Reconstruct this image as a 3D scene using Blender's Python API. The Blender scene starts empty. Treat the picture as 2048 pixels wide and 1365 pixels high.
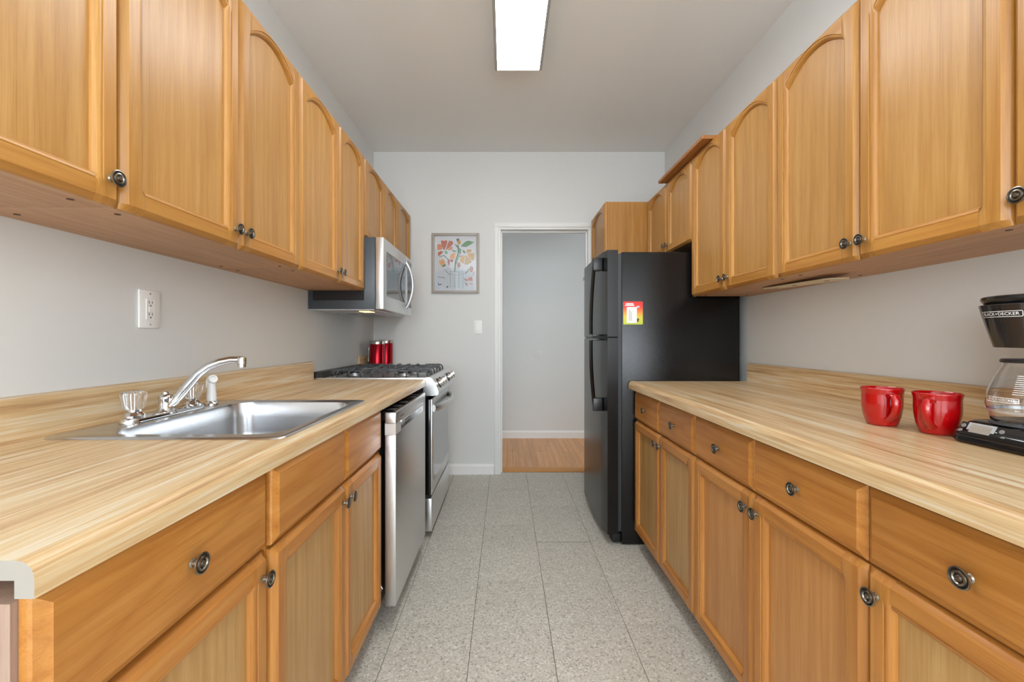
import bpy, bmesh, math, random
from math import sin, cos, pi, radians, sqrt, atan2
from mathutils import Vector, Matrix

random.seed(7)
scene = bpy.context.scene
COL = scene.collection

# ------------------------------------------------------------------ camera
F_PX, VPX, VPY, CAM_H = 860.0, 1011.0, 678.0, 1.15
cam_d = bpy.data.cameras.new('camera')
cam = bpy.data.objects.new('camera', cam_d)
COL.objects.link(cam)
cam.location = (0, 0, CAM_H)
cam.rotation_euler = (pi / 2, 0, 0)
cam_d.sensor_width = 36.0
cam_d.lens = F_PX / 2048 * 36
cam_d.shift_x = (1024 - VPX) / 2048
cam_d.shift_y = (VPY - 682.5) / 2048
cam_d.clip_start = 0.05
scene.camera = cam

# ------------------------------------------------------------------ world, daylight, exposure
world = bpy.data.worlds.new('world')
scene.world = world
world.use_nodes = True
bg = world.node_tree.nodes['Background']
bg.inputs[0].default_value = (0.86, 0.93, 1.0, 1)
bg.inputs[1].default_value = 8.8

scene.view_settings.view_transform = 'Standard'
scene.view_settings.look = 'None'
scene.view_settings.gamma = 1.0
scene.view_settings.use_curve_mapping = False
scene.view_settings.exposure = 0.42
scene.cycles.max_bounces = 10
scene.cycles.diffuse_bounces = 6
scene.cycles.caustics_reflective = False
scene.cycles.sample_clamp_indirect = 8.0

LAMP_STRENGTH = 14.5

# room numbers (metres): x across, y away from the camera, z up
XL, XR, YB, YR, H = -1.12, 1.352, 3.65, -3.0, 2.737
HALL_Y = 4.97
WT = 0.12
# rear window opening (behind the camera)
WX0, WX1, WZ0, WZ1 = -0.75, 1.0, 0.80, 2.40
# unseen side windows behind the camera, added to let in more daylight
SY0, SY1, SZ0, SZ1 = -2.6, -1.0, 0.80, 2.40


def portal(name, loc, rot, sx, sy):
    l = bpy.data.lights.new(name, 'AREA')
    l.shape = 'RECTANGLE'
    l.size, l.size_y = sx, sy
    l.cycles.is_portal = True
    o = bpy.data.objects.new(name, l)
    o.location = loc
    o.rotation_euler = rot
    COL.objects.link(o)


portal('window_portal', ((WX0 + WX1) / 2, YR - WT, (WZ0 + WZ1) / 2), (pi / 2, 0, 0), WX1 - WX0, WZ1 - WZ0)
portal('side_portal_left', (XL - WT, (SY0 + SY1) / 2, (SZ0 + SZ1) / 2), (pi / 2, 0, -pi / 2), SY1 - SY0, SZ1 - SZ0)
portal('side_portal_right', (XR + WT, (SY0 + SY1) / 2, (SZ0 + SZ1) / 2), (pi / 2, 0, pi / 2), SY1 - SY0, SZ1 - SZ0)
portal('hall_portal', (3.02, 4.35, 1.45), (pi / 2, 0, pi / 2), 0.60, 1.1)

# ------------------------------------------------------------------ materials


def lin(c):
    c = c / 255.0
    return c / 12.92 if c <= 0.04045 else ((c + 0.055) / 1.055) ** 2.4


def rgb(r, g, b):
    return (lin(r), lin(g), lin(b), 1)


class NT:
    def __init__(self, name):
        self.m = bpy.data.materials.new(name)
        self.m.use_nodes = True
        self.t = self.m.node_tree
        self.b = self.t.nodes['Principled BSDF']

    def n(self, typ, **kw):
        nd = self.t.nodes.new(typ)
        for k, v in kw.items():
            setattr(nd, k, v)
        return nd

    def l(self, a, b):
        self.t.links.new(a, b)

    def math(self, op, a, b=None, c=None):
        nd = self.n('ShaderNodeMath', operation=op)
        for i, v in enumerate((a, b, c)):
            if v is None:
                continue
            if isinstance(v, (int, float)):
                nd.inputs[i].default_value = v
            else:
                self.l(v, nd.inputs[i])
        return nd.outputs[0]

    def coords(self, scale, rnd=40.0):
        tc = self.n('ShaderNodeTexCoord')
        oi = self.n('ShaderNodeObjectInfo')
        mp = self.n('ShaderNodeVectorMath', operation='MULTIPLY_ADD')
        self.l(tc.outputs['Object'], mp.inputs[0])
        mp.inputs[1].default_value = scale
        sc = self.n('ShaderNodeVectorMath', operation='SCALE')
        sc.inputs[0].default_value = (rnd, rnd * 0.71, rnd * 0.37)
        self.l(oi.outputs['Random'], sc.inputs['Scale'])
        self.l(sc.outputs[0], mp.inputs[2])
        return mp.outputs[0], oi.outputs['Random']

    def noise(self, vec, scale=1.0, detail=3.0, rough=0.55, dist=0.0):
        nd = self.n('ShaderNodeTexNoise')
        nd.inputs['Scale'].default_value = scale
        nd.inputs['Detail'].default_value = detail
        nd.inputs['Roughness'].default_value = rough
        nd.inputs['Distortion'].default_value = dist
        self.l(vec, nd.inputs['Vector'])
        return nd.outputs['Fac']

    def ramp(self, fac, stops):
        nd = self.n('ShaderNodeValToRGB')
        e = nd.color_ramp.elements
        while len(e) < len(stops):
            e.new(0.5)
        for el, (p, c) in zip(e, stops):
            el.position = p
            el.color = c
        self.l(fac, nd.inputs[0])
        return nd.outputs[0]

    def mix(self, fac, a, b, blend='MIX'):
        nd = self.n('ShaderNodeMix', data_type='RGBA', blend_type=blend)
        for sock, v in ((nd.inputs[0], fac), (nd.inputs[6], a), (nd.inputs[7], b)):
            if isinstance(v, (int, float)):
                sock.default_value = v
            elif isinstance(v, tuple):
                sock.default_value = v
            else:
                self.l(v, sock)
        return nd.outputs[2]

    def bump(self, h, strength=0.1, dist=0.001):
        nd = self.n('ShaderNodeBump')
        nd.inputs['Strength'].default_value = strength
        nd.inputs['Distance'].default_value = dist
        self.l(h, nd.inputs['Height'])
        self.l(nd.outputs[0], self.b.inputs['Normal'])

    def set(self, **kw):
        names = {'rough': 'Roughness', 'metal': 'Metallic', 'spec': 'Specular IOR Level', 'color': 'Base Color',
                 'coat': 'Coat Weight', 'coat_rough': 'Coat Roughness', 'trans': 'Transmission Weight', 'ior': 'IOR',
                 'emit': 'Emission Strength', 'emit_color': 'Emission Color'}
        for k, v in kw.items():
            s = self.b.inputs[names[k]]
            if isinstance(v, (int, float, tuple)):
                s.default_value = v
            else:
                self.l(v, s)
        return self


def plain(name, c, rough=0.5, metal=0.0, spec=0.5, **kw):
    k = NT(name)
    k.set(color=c, rough=rough, metal=metal, spec=spec, **kw)
    return k.m


def oak(name, base, dark, light, axis, rough=0.34, var=0.16, spec=0.5, figure=0.20):
    """varnished oak, grain along axis 0/1/2 of the object"""
    k = NT(name)

    def sc(across, along):
        v = [across] * 3
        v[axis] = along
        return tuple(v)
    v1, rnd = k.coords(sc(45, 1.6))
    v2, _ = k.coords(sc(420, 9))
    v3, _ = k.coords(sc(5.5, 0.55))
    broad = k.noise(v1, 1.0, 3, 0.6, 0.4)
    fine = k.noise(v2, 1.0, 4, 0.65)
    cath = k.noise(v3, 1.0, 1.5, 0.5, 0.5)
    rings = k.math('PINGPONG', k.math('MULTIPLY', cath, 11.0), 0.5)
    rings = k.math('POWER', k.math('MULTIPLY', rings, 2.0), 3.0)
    c = k.ramp(broad, [(0.15, dark), (0.5, base), (0.85, light)])
    c = k.mix(k.math('MULTIPLY', rings, figure), c, dark)
    pores = k.ramp(fine, [(0.34, (0.68, 0.60, 0.50, 1)), (0.56, (1, 1, 1, 1))])
    c = k.mix(0.42, c, pores, 'MULTIPLY')
    tone = k.math('MULTIPLY_ADD', rnd, var, 1.0 - var * 0.5)
    hs = k.n('ShaderNodeHueSaturation')
    k.l(c, hs.inputs['Color'])
    k.l(tone, hs.inputs['Value'])
    k.set(color=hs.outputs[0], rough=rough, spec=spec)
    k.bump(fine, 0.12, 0.0006)
    return k.m


OAK = (rgb(184, 137, 75), rgb(164, 114, 55), rgb(198, 155, 95))
OAKF = (rgb(181, 129, 62), rgb(159, 105, 45), rgb(195, 149, 83))
M = {}
M['oak_v'] = oak('oak_frame_upright', *OAKF, 2)
M['oak_h'] = oak('oak_frame_level', rgb(184, 130, 62), rgb(160, 104, 42), rgb(197, 150, 82), 1)
M['oak_p'] = oak('oak_panel', *OAK, 2, var=0.10)
M['oak_x'] = oak('oak_cross', rgb(200, 140, 72), rgb(170, 110, 52), rgb(214, 160, 92), 0)
LOWC = (rgb(180, 120, 54), rgb(152, 92, 34), rgb(196, 142, 76))
M['low_v'] = oak('oak_base_frame_upright', *LOWC, 2)
M['low_h'] = oak('oak_base_frame_level', *LOWC, 1, figure=0.42)
M['low_p'] = oak('oak_base_panel', rgb(180, 140, 84), rgb(156, 114, 60), rgb(194, 158, 104), 2, var=0.14)
M['low_p2'] = oak('oak_base_panel_warm', rgb(186, 130, 70), rgb(164, 106, 50), rgb(198, 148, 90), 2, var=0.10)
M['oak_under'] = oak('pale_veneer', rgb(196, 156, 124), rgb(178, 136, 104), rgb(208, 172, 142), 1, rough=0.6)
M['oak_end'] = oak('raw_oak_end', rgb(152, 126, 110), rgb(132, 104, 88), rgb(168, 144, 128), 2, rough=0.65)
M['plank'] = oak('hall_oak', rgb(206, 148, 92), rgb(186, 124, 70), rgb(220, 168, 114), 1, var=0.2, rough=0.3)
M['toe'] = plain('toe_kick_brown', rgb(84, 62, 44), 0.7)


def laminate(name, c1, c2, c3, c4):
    k = NT(name)
    v1, _ = k.coords((40, 1.3, 40), 0)
    v2, _ = k.coords((150, 3.6, 150), 0)
    v3, _ = k.coords((9, 0.6, 9), 0)
    a = k.noise(v1, 1.0, 4, 0.65, 0.25)
    f = k.noise(v2, 1.0, 3, 0.6)
    g = k.noise(v3, 1.0, 2, 0.5)
    s = k.math('ADD', k.math('MULTIPLY', a, 0.62), k.math('MULTIPLY', f, 0.38))
    c = k.ramp(s, [(0.36, c1), (0.455, c2), (0.53, c3), (0.60, c4)])
    c = k.mix(k.math('MULTIPLY', g, 0.22), c, c4)
    k.set(color=c, rough=0.33, spec=0.5)
    return k.m


M['lam'] = laminate('butcher_block_laminate', rgb(158, 114, 68), rgb(193, 156, 106), rgb(206, 178, 134), rgb(213, 199, 174))
M['lam_edge'] = laminate('butcher_block_edge', rgb(204, 166, 112), rgb(224, 194, 150), rgb(230, 206, 168), rgb(234, 218, 192))
M['core'] = plain('particle_core', rgb(146, 138, 128), 0.8)


def vct():
    k = NT('speckled_vinyl_tile')
    v, rnd = k.coords((170, 170, 170), 30)
    vo = k.n('ShaderNodeTexVoronoi')
    vo.inputs['Scale'].default_value = 1.0
    k.l(v, vo.inputs['Vector'])
    sep = k.n('ShaderNodeSeparateColor')
    k.l(vo.outputs['Color'], sep.inputs[0])
    c = k.ramp(sep.outputs[0], [(0.0, rgb(140, 133, 118)), (0.12, rgb(174, 168, 154)), (0.3, rgb(196, 191, 178)),
                                (0.8, rgb(205, 200, 188)), (0.95, rgb(228, 225, 214))])
    v2, _ = k.coords((420, 420, 420), 30)
    f = k.noise(v2, 1.0, 2)
    c = k.mix(0.22, c, k.ramp(f, [(0.3, rgb(120, 116, 108)), (0.7, rgb(225, 222, 216))]))
    v3, _ = k.coords((3, 3, 3), 30)
    c = k.mix(k.math('MULTIPLY', k.noise(v3, 1, 2), 0.18), c, rgb(160, 154, 142))
    hs = k.n('ShaderNodeHueSaturation')
    k.l(c, hs.inputs['Color'])
    k.l(k.math('MULTIPLY_ADD', rnd, 0.06, 0.97), hs.inputs['Value'])
    k.set(color=hs.outputs[0], rough=0.42, spec=0.4)
    return k.m


M['vct'] = vct()
M['joint'] = plain('tile_joint', rgb(96, 90, 80), 0.9)


def paint(name, c, rough=0.6):
    k = NT(name)
    v, _ = k.coords((60, 60, 60), 0)
    f = k.noise(v, 1.0, 3)
    k.set(color=c, rough=rough, spec=0.3)
    k.bump(f, 0.06, 0.001)
    return k.m


M['wall'] = paint('wall_paint', rgb(220, 221, 219))
M['ceil'] = paint('ceiling_paint', rgb(238, 239, 238), 0.7)
M['white'] = paint('trim_white', rgb(236, 236, 234), 0.4)
M['plastic'] = plain('white_plastic', rgb(240, 240, 238), 0.35)
M['slot'] = plain('slot_dark', rgb(50, 48, 46), 0.6)


def steel(name, c, rough, axis, amt=0.10):
    k = NT(name)
    s = [300, 300, 300]
    s[axis] = 4
    v, _ = k.coords(tuple(s), 10)
    f = k.noise(v, 1.0, 2)
    k.set(color=c, metal=1.0, rough=k.math('MULTIPLY_ADD', f, amt, rough - amt * 0.5))
    return k.m


M['steel'] = steel('brushed_steel', rgb(222, 223, 223), 0.36, 1, 0.05)
M['steel_y'] = steel('brushed_steel_level', rgb(222, 223, 223), 0.30, 1, 0.06)
M['sink'] = steel('sink_steel', rgb(206, 207, 209), 0.24, 1, 0.03)
M['chrome'] = plain('chrome', rgb(222, 223, 224), 0.08, 1.0)
M['nickel'] = plain('antique_nickel', rgb(150, 142, 128), 0.28, 1.0)
M['nickel_d'] = plain('antique_nickel_dark', rgb(70, 66, 60), 0.4, 1.0)


def pebbled(name, c, rough, bump):
    k = NT(name)
    v, _ = k.coords((260, 260, 260), 0)
    f = k.noise(v, 1.0, 2)
    k.set(color=c, rough=rough, spec=0.38)
    k.bump(f, bump, 0.001)
    return k.m


M['black_peb'] = pebbled('pebbled_black', rgb(16, 16, 17), 0.20, 0.45)
M['black_gloss'] = plain('gloss_black', rgb(18, 18, 19), 0.12)
M['black_satin'] = plain('satin_black', rgb(24, 24, 25), 0.35)
M['black_matte'] = plain('matte_black', rgb(20, 20, 20), 0.7)
M['grate'] = plain('cast_iron', rgb(78, 81, 84), 0.45)
M['charcoal'] = plain('charcoal_metal', rgb(62, 68, 74), 0.35, 0.0)
M['gasket'] = plain('grey_gasket', rgb(48, 52, 55), 0.4)
M['dark_glass'] = plain('oven_glass', rgb(20, 21, 22), 0.05, 0.0, 0.9)
M['mw_glass'] = plain('microwave_glass', rgb(120, 120, 120), 0.05, 0.85, 0.9)
M['oven_glass'] = plain('oven_door_glass', rgb(150, 151, 151), 0.12, 0.85, 0.9)
M['red'] = plain('red_glaze', rgb(166, 4, 8), 0.16, 0.0, 0.6, coat=0.5, coat_rough=0.05)
M['red_metal'] = plain('red_anodised', rgb(166, 14, 34), 0.22, 0.75)
M['lid'] = plain('steel_lid', rgb(196, 194, 190), 0.25, 1.0)
M['glass'] = plain('clear_glass', (1, 1, 1, 1), 0.0, 0.0, 0.5, trans=1.0, ior=1.45)
M['acrylic'] = plain('clear_acrylic', (0.97, 0.97, 0.97, 1), 0.06, 0.0, 0.5, trans=0.92, ior=1.4)
M['smoke'] = plain('smoke_plastic', rgb(40, 36, 34), 0.1, 0.0, 0.6)
M['lcd'] = plain('lcd_grey', rgb(150, 142, 132), 0.2)
M['silver'] = plain('silver_plastic', rgb(200, 202, 206), 0.25, 0.6)
M['print_white'] = plain('print_white', rgb(238, 238, 236), 0.5)
M['cream'] = plain('cream_metal', rgb(222, 208, 176), 0.45)
M['brass'] = plain('burner_brass', rgb(200, 150, 80), 0.3, 1.0)
M['alu'] = plain('burner_aluminium', rgb(170, 170, 170), 0.4, 1.0)
M['frame'] = plain('greige_frame', rgb(164, 157, 148), 0.4)
M['paper'] = plain('art_paper', rgb(226, 226, 230), 0.35)
M['button'] = plain('grey_button', rgb(120, 118, 116), 0.35)


def diffuser():
    k = NT('lamp_diffuser')
    k.set(color=rgb(240, 240, 240), rough=0.5, emit=LAMP_STRENGTH, emit_color=(0.96, 0.98, 1.0, 1))
    return k.m


M['diffuser'] = diffuser()
M['lamp_side'] = plain('lamp_side_acrylic', rgb(150, 151, 146), 0.4, emit=0.04, emit_color=(0.95, 0.98, 1.0, 1))
M['bulb'] = plain('warm_bulb', rgb(255, 220, 160), 0.4, emit=2.0, emit_color=(1.0, 0.62, 0.25, 1))

# ------------------------------------------------------------------ mesh building


class MB:
    """collects faces in world coordinates; build() makes one mesh object"""

    def __init__(self):
        self.v, self.f, self.mi = [], [], []

    def add(self, vs, fs, mi=0):
        o = len(self.v)
        self.v += [tuple(p) for p in vs]
        self.f += [tuple(i + o for i in f) for f in fs]
        self.mi += [mi] * len(fs)
        return self

    def box(self, x0, x1, y0, y1, z0, z1, bev=0.0, seg=2, mi=0):
        x0, x1 = min(x0, x1), max(x0, x1)
        y0, y1 = min(y0, y1), max(y0, y1)
        z0, z1 = min(z0, z1), max(z0, z1)
        if bev <= 0:
            vs = [(x, y, z) for z in (z0, z1) for y in (y0, y1) for x in (x0, x1)]
            return self.add(vs, [(0, 2, 3, 1), (4, 5, 7, 6), (0, 1, 5, 4), (2, 6, 7, 3), (0, 4, 6, 2), (1, 3, 7, 5)], mi)
        bm = bmesh.new()
        bmesh.ops.create_cube(bm, size=1.0)
        for v in bm.verts:
            v.co = Vector(((x0 + x1) / 2 + v.co.x * (x1 - x0), (y0 + y1) / 2 + v.co.y * (y1 - y0), (z0 + z1) / 2 + v.co.z * (z1 - z0)))
        bmesh.ops.bevel(bm, geom=bm.edges[:], offset=min(bev, 0.49 * min(x1 - x0, y1 - y0, z1 - z0)), segments=seg, affect='EDGES', profile=0.5)
        bm.verts.ensure_lookup_table()
        bm.verts.index_update()
        vs = [v.co[:] for v in bm.verts]
        fs = [[v.index for v in f.verts] for f in bm.faces]
        bm.free()
        return self.add(vs, fs, mi)

    def loft(self, rows, closed=True, caps=True, mi=0):
        """rows: lists of equally many points; closed: each row is a ring"""
        n = len(rows[0])
        vs = [p for r in rows for p in r]
        fs = []
        for i in range(len(rows) - 1):
            for j in range(n if closed else n - 1):
                a, b = i * n + j, i * n + (j + 1) % n
                fs.append((a, b, b + n, a + n))
        if caps and closed:
            fs.append(tuple(range(n - 1, -1, -1)))
            k = (len(rows) - 1) * n
            fs.append(tuple(range(k, k + n)))
        return self.add(vs, fs, mi)

    def prism(self, poly, axis, a, b, mi=0):
        """poly: 2D points in the two other axes (in xyz order), extruded along axis from a to b"""
        def p3(p, t):
            q = list(p)
            q.insert(axis, t)
            return q
        return self.loft([[p3(p, a) for p in poly], [p3(p, b) for p in poly]], mi=mi)

    def lathe(self, prof, c=(0, 0, 0), axis=(0, 0, 1), seg=24, caps=True, mod=None, mi=0, arc=None):
        ax = Vector(axis).normalized()
        t = Vector((1, 0, 0)) if abs(ax.x) < 0.9 else Vector((0, 1, 0))
        u = (t - ax * t.dot(ax)).normalized()
        w = ax.cross(u)
        c = Vector(c)
        rows = []
        for r, h in prof:
            row = []
            for i in range(seg):
                a = 2 * pi * i / seg
                rr = r * (mod(a, h) if mod else 1)
                row.append(c + ax * h + (u * cos(a) + w * sin(a)) * max(rr, 1e-5))
            rows.append(row)
        return self.loft(rows, caps=caps, mi=mi)

    def tube(self, pts, rad, seg=12, flat=1.0, up=(0, 0, 1), mi=0):
        pts = [Vector(p) for p in pts]
        if not isinstance(rad, (list, tuple)):
            rad = [rad] * len(pts)
        rows = []
        up = Vector(up)
        for i, p in enumerate(pts):
            d = (pts[min(i + 1, len(pts) - 1)] - pts[max(i - 1, 0)]).normalized()
            s = d.cross(up)
            if s.length < 1e-4:
                s = d.cross(Vector((1, 0, 0)))
            s.normalize()
            w = s.cross(d)
            rows.append([p + (s * cos(2 * pi * j / seg) + w * sin(2 * pi * j / seg) * flat) * rad[i] for j in range(seg)])
        return self.loft(rows, mi=mi)

    def build(self, name, mat, parent=None, smooth=True, angle=32, recalc=True):
        off = WORLD_LOC.get(parent, Vector((0, 0, 0))) if parent else Vector((0, 0, 0))
        me = bpy.data.meshes.new(name)
        me.from_pydata([(p[0] - off.x, p[1] - off.y, p[2] - off.z) for p in self.v], [], self.f)
        mats = mat if isinstance(mat, (list, tuple)) else [mat]
        for m_ in mats:
            me.materials.append(M[m_] if isinstance(m_, str) else m_)
        if len(mats) > 1:
            me.polygons.foreach_set('material_index', self.mi)
        if recalc:
            bm = bmesh.new()
            bm.from_mesh(me)
            bmesh.ops.recalc_face_normals(bm, faces=bm.faces[:])
            bm.to_mesh(me)
            bm.free()
        if smooth:
            me.polygons.foreach_set('use_smooth', [True] * len(me.polygons))
            me.set_sharp_from_angle(angle=radians(angle))
        me.update()
        o = bpy.data.objects.new(name, me)
        COL.objects.link(o)
        if parent:
            o.parent = parent
        WORLD_LOC[o] = off
        return o


WORLD_LOC = {}


def thing(name, label, cat, loc, group=None):
    o = bpy.data.objects.new(name, None)
    o.empty_display_size = 0.05
    COL.objects.link(o)
    o.location = loc
    o['label'] = label
    o['category'] = cat
    if group:
        o['group'] = group
    WORLD_LOC[o] = Vector(loc)
    return o


def tag(o, label, cat, group=None):
    o['label'] = label
    o['category'] = cat
    if group:
        o['group'] = group
    return o


def struct(o, label=None):
    o['kind'] = 'structure'
    if label:
        o['label'] = label
    return o


def inst(me_obj, parent, loc):
    """another object with the same mesh, placed at a world position under parent"""
    o = bpy.data.objects.new(me_obj.name.split('.')[0], me_obj.data)
    COL.objects.link(o)
    o.parent = parent
    o.location = Vector(loc) - WORLD_LOC[parent]
    WORLD_LOC[o] = Vector(loc)
    return o


def text_faces(txt, size):
    cu = bpy.data.curves.new('lettering', 'FONT')
    cu.body = txt
    cu.size = size
    cu.align_x = 'CENTER'
    cu.align_y = 'CENTER'
    cu.resolution_u = 3
    o = bpy.data.objects.new('lettering', cu)
    COL.objects.link(o)
    bpy.context.view_layer.update()
    me = o.evaluated_get(bpy.context.evaluated_depsgraph_get()).to_mesh()
    vs = [v.co[:] for v in me.vertices]
    fs = [tuple(p.vertices) for p in me.polygons]
    o.to_mesh_clear()
    bpy.data.objects.remove(o)
    bpy.data.curves.remove(cu)
    return vs, fs


def rrect(x0, x1, y0, y1, r, z, n=6):
    pts = []
    for cx, cy, a0 in ((x1 - r, y1 - r, 0), (x0 + r, y1 - r, pi / 2), (x0 + r, y0 + r, pi), (x1 - r, y0 + r, 1.5 * pi)):
        for i in range(n + 1):
            a = a0 + (pi / 2) * i / n
            pts.append((cx + r * cos(a), cy + r * sin(a), z))
    return pts


# ------------------------------------------------------------------ the room
def build_room():
    # floor slab (joint colour) and its tiles
    fl = struct(MB().box(XL - WT, XR + WT, YR - WT, YB + WT, -0.06, -0.003).build('floor', 'joint', smooth=False),
                'grey speckled vinyl tile floor of the galley kitchen')
    T, g = 0.3060, 0.0010
    jx, jy = -0.1305, 1.732
    cache = {}

    def tile(x0, x1, y0, y1):
        w, d = x1 - x0 - 2 * g, y1 - y0 - 2 * g
        key = (round(w, 4), round(d, 4))
        if key not in cache:
            o = MB().box(-w / 2, w / 2, -d / 2, d / 2, -0.003, 0, 0.0006, 1).build('tile', 'vct', fl, smooth=False)
            cache[key] = o
        else:
            o = bpy.data.objects.new('tile', cache[key].data)
            COL.objects.link(o)
            o.parent = fl
        o.location = ((x0 + x1) / 2, (y0 + y1) / 2, random.uniform(-0.0003, 0.0))
    for i in range(-4, 6):
        for j in range(-16, 8):
            x0, x1 = max(XL, jx + i * T), min(XR, jx + (i + 1) * T)
            y0, y1 = max(YR, jy + j * T), min(YB, jy + (j + 1) * T)
            if x1 - x0 < 0.02 or y1 - y0 < 0.02:
                continue
            if j < -3 and not (-2 <= i <= 3):
                continue
            if i == 1 and j == 2:            # the broken cut joint in front of the fridge
                tile(x0, x1, y0, 2.432)
                tile(x0, x1, 2.438, y1)
            else:
                tile(x0, x1, y0, y1)
    # tile strip in the doorway
    tile(-0.055, 0.715, YB + 0.0, YB + 0.052)

    struct(MB().box(XL - WT, XR + WT, YR - WT, YB + WT, H, H + 0.1).build('ceiling', 'ceil', smooth=False))
    for nm, x0, x1, wn in (('wall_left', XL - WT, XL, 'added_window_left'), ('wall_right', XR, XR + WT, 'added_window_right')):  # each side wall gets an unseen window, added to light the opposite side
        b = MB()
        b.box(x0, x1, YR, SY0, -0.06, H)
        b.box(x0, x1, SY1, YB, -0.06, H)
        b.box(x0, x1, SY0, SY1, -0.06, SZ0)
        b.box(x0, x1, SY0, SY1, SZ1, H)
        struct(b.build(nm, 'wall', smooth=False))
        w = MB()
        xm = (x0 + x1) / 2
        for (y0, y1, z0, z1) in ((SY0, SY0 + 0.05, SZ0, SZ1), (SY1 - 0.05, SY1, SZ0, SZ1), (SY0 + 0.05, SY1 - 0.05, SZ0, SZ0 + 0.05),
                                 (SY0 + 0.05, SY1 - 0.05, SZ1 - 0.05, SZ1), ((SY0 + SY1) / 2 - 0.03, (SY0 + SY1) / 2 + 0.03, SZ0 + 0.05, SZ1 - 0.05)):
            w.box(xm - 0.02, xm + 0.02, y0, y1, z0, z1)
        struct(w.build(wn, 'white', smooth=False))
    DX0, DX1, DZ = -0.060, 0.722, 2.098
    b = MB()
    b.box(XL - WT, DX0, YB, YB + WT, -0.06, H)
    b.box(DX1, XR + WT, YB, YB + WT, -0.06, H)
    b.box(DX0, DX1, YB, YB + WT, DZ, H)
    struct(b.build('wall_back', 'wall', smooth=False))
    b = MB()
    b.box(XL - WT, WX0, YR - WT, YR, -0.06, H)
    b.box(WX1, XR + WT, YR - WT, YR, -0.06, H)
    b.box(WX0, WX1, YR - WT, YR, -0.06, WZ0)
    b.box(WX0, WX1, YR - WT, YR, WZ1, H)
    struct(b.build('wall_rear', 'wall', smooth=False))
    w = MB()
    for (x0, x1, z0, z1) in ((WX0, WX0 + 0.05, WZ0, WZ1), (WX1 - 0.05, WX1, WZ0, WZ1), (WX0 + 0.05, WX1 - 0.05, WZ0, WZ0 + 0.05),
                             (WX0 + 0.05, WX1 - 0.05, WZ1 - 0.05, WZ1), ((WX0 + WX1) / 2 - 0.03, (WX0 + WX1) / 2 + 0.03, WZ0 + 0.05, WZ1 - 0.05)):
        w.box(x0, x1, YR - 0.08, YR - 0.03, z0, z1)
    struct(w.build('window_1', 'white', smooth=False))

    # door casing and jamb lining
    root = bpy.data.objects.new('trim_1', None)
    COL.objects.link(root)
    root['kind'] = 'structure'
    root['label'] = 'white painted casing around the open doorway'
    cw = 0.036
    z1 = DZ
    MB().box(DX0 - cw, DX0 + 0.002, YB - 0.014, YB - 0.0005, 0, z1 - 0.002, 0.003).build('casing', 'white', root)
    MB().box(DX1 - 0.002, DX1 + cw, YB - 0.014, YB - 0.0005, 0, z1 - 0.002, 0.003).build('casing', 'white', root)
    MB().box(DX0 - cw, DX1 + cw, YB - 0.014, YB - 0.0005, z1 - 0.002, z1 + cw, 0.003).build('casing', 'white', root)
    MB().box(DX0 + 0.001, DX0 + 0.020, YB - 0.004, YB + WT + 0.01, 0, z1 - 0.021, 0.002).build('jamb', 'white', root)
    MB().box(DX1 - 0.020, DX1 - 0.001, YB - 0.004, YB + WT + 0.01, 0, z1 - 0.021, 0.002).build('jamb', 'white', root)
    MB().box(DX0 + 0.001, DX1 - 0.001, YB - 0.004, YB + WT + 0.01, z1 - 0.020, z1 - 0.001, 0.002).build('jamb', 'white', root)
    MB().box(DX0 + 0.020, DX0 + 0.032, YB + 0.05, YB + 0.085, 0, z1 - 0.034, 0.002).build('door_stop', 'white', root)
    MB().box(DX1 - 0.032, DX1 - 0.020, YB + 0.05, YB + 0.085, 0, z1 - 0.034, 0.002).build('door_stop', 'white', root)
    MB().box(DX0 + 0.020, DX1 - 0.020, YB + 0.05, YB + 0.085, z1 - 0.034, z1 - 0.021, 0.002).build('door_stop', 'white', root)

    def base(name, x0, x1, y, h):
        b = MB()
        prof = [(y, 0), (y - 0.014, 0), (y - 0.014, h - 0.018), (y - 0.009, h - 0.012), (y - 0.007, h), (y, h)]
        b.prism(prof, 0, x0, x1)
        return struct(b.build(name, 'white'))
    base('baseboard_back', -0.5, DX0 - cw - 0.001, YB - 0.0005, 0.088)
    # hall beyond the doorway
    hx0, hx1 = -1.3, 3.0
    struct(MB().box(hx0, hx1, HALL_Y, HALL_Y + 0.1, -0.06, 2.6).build('wall_hall_back', 'wall', smooth=False))
    struct(MB().box(hx0 - 0.1, hx0, YB + WT, HALL_Y, -0.06, 2.6).build('wall_hall_left', 'wall', smooth=False))
    b = MB()  # end wall with an unseen window opening, added to bring daylight into the hall
    b.box(hx1, hx1 + 0.1, YB + WT, 4.05, -0.06, 2.6)
    b.box(hx1, hx1 + 0.1, 4.65, HALL_Y, -0.06, 2.6)
    b.box(hx1, hx1 + 0.1, 4.05, 4.65, -0.06, 0.9)
    b.box(hx1, hx1 + 0.1, 4.05, 4.65, 2.0, 2.6)
    struct(b.build('wall_hall_right', 'wall', smooth=False))
    struct(MB().box(XR + WT, hx1 + 0.1, YB + WT - 0.1, YB + WT, -0.06, 2.6).build('wall_hall_front', 'wall', smooth=False))
    struct(MB().box(hx0, hx1 + 0.1, YB + WT, HALL_Y + 0.1, 2.6, 2.7).build('ceiling_hall', 'ceil', smooth=False))
    base('baseboard_hall', hx0 + 0.002, hx1 - 0.002, HALL_Y - 0.0005, 0.088)
    hf = struct(MB().box(hx0, hx1 + 0.1, YB + 0.055, HALL_Y + 0.1, -0.06, -0.004).build('floor_hall', 'toe', smooth=False),
                'honey coloured oak strip floor of the hall')
    pw = 0.0575
    x = -0.62
    cachep = {}
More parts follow.
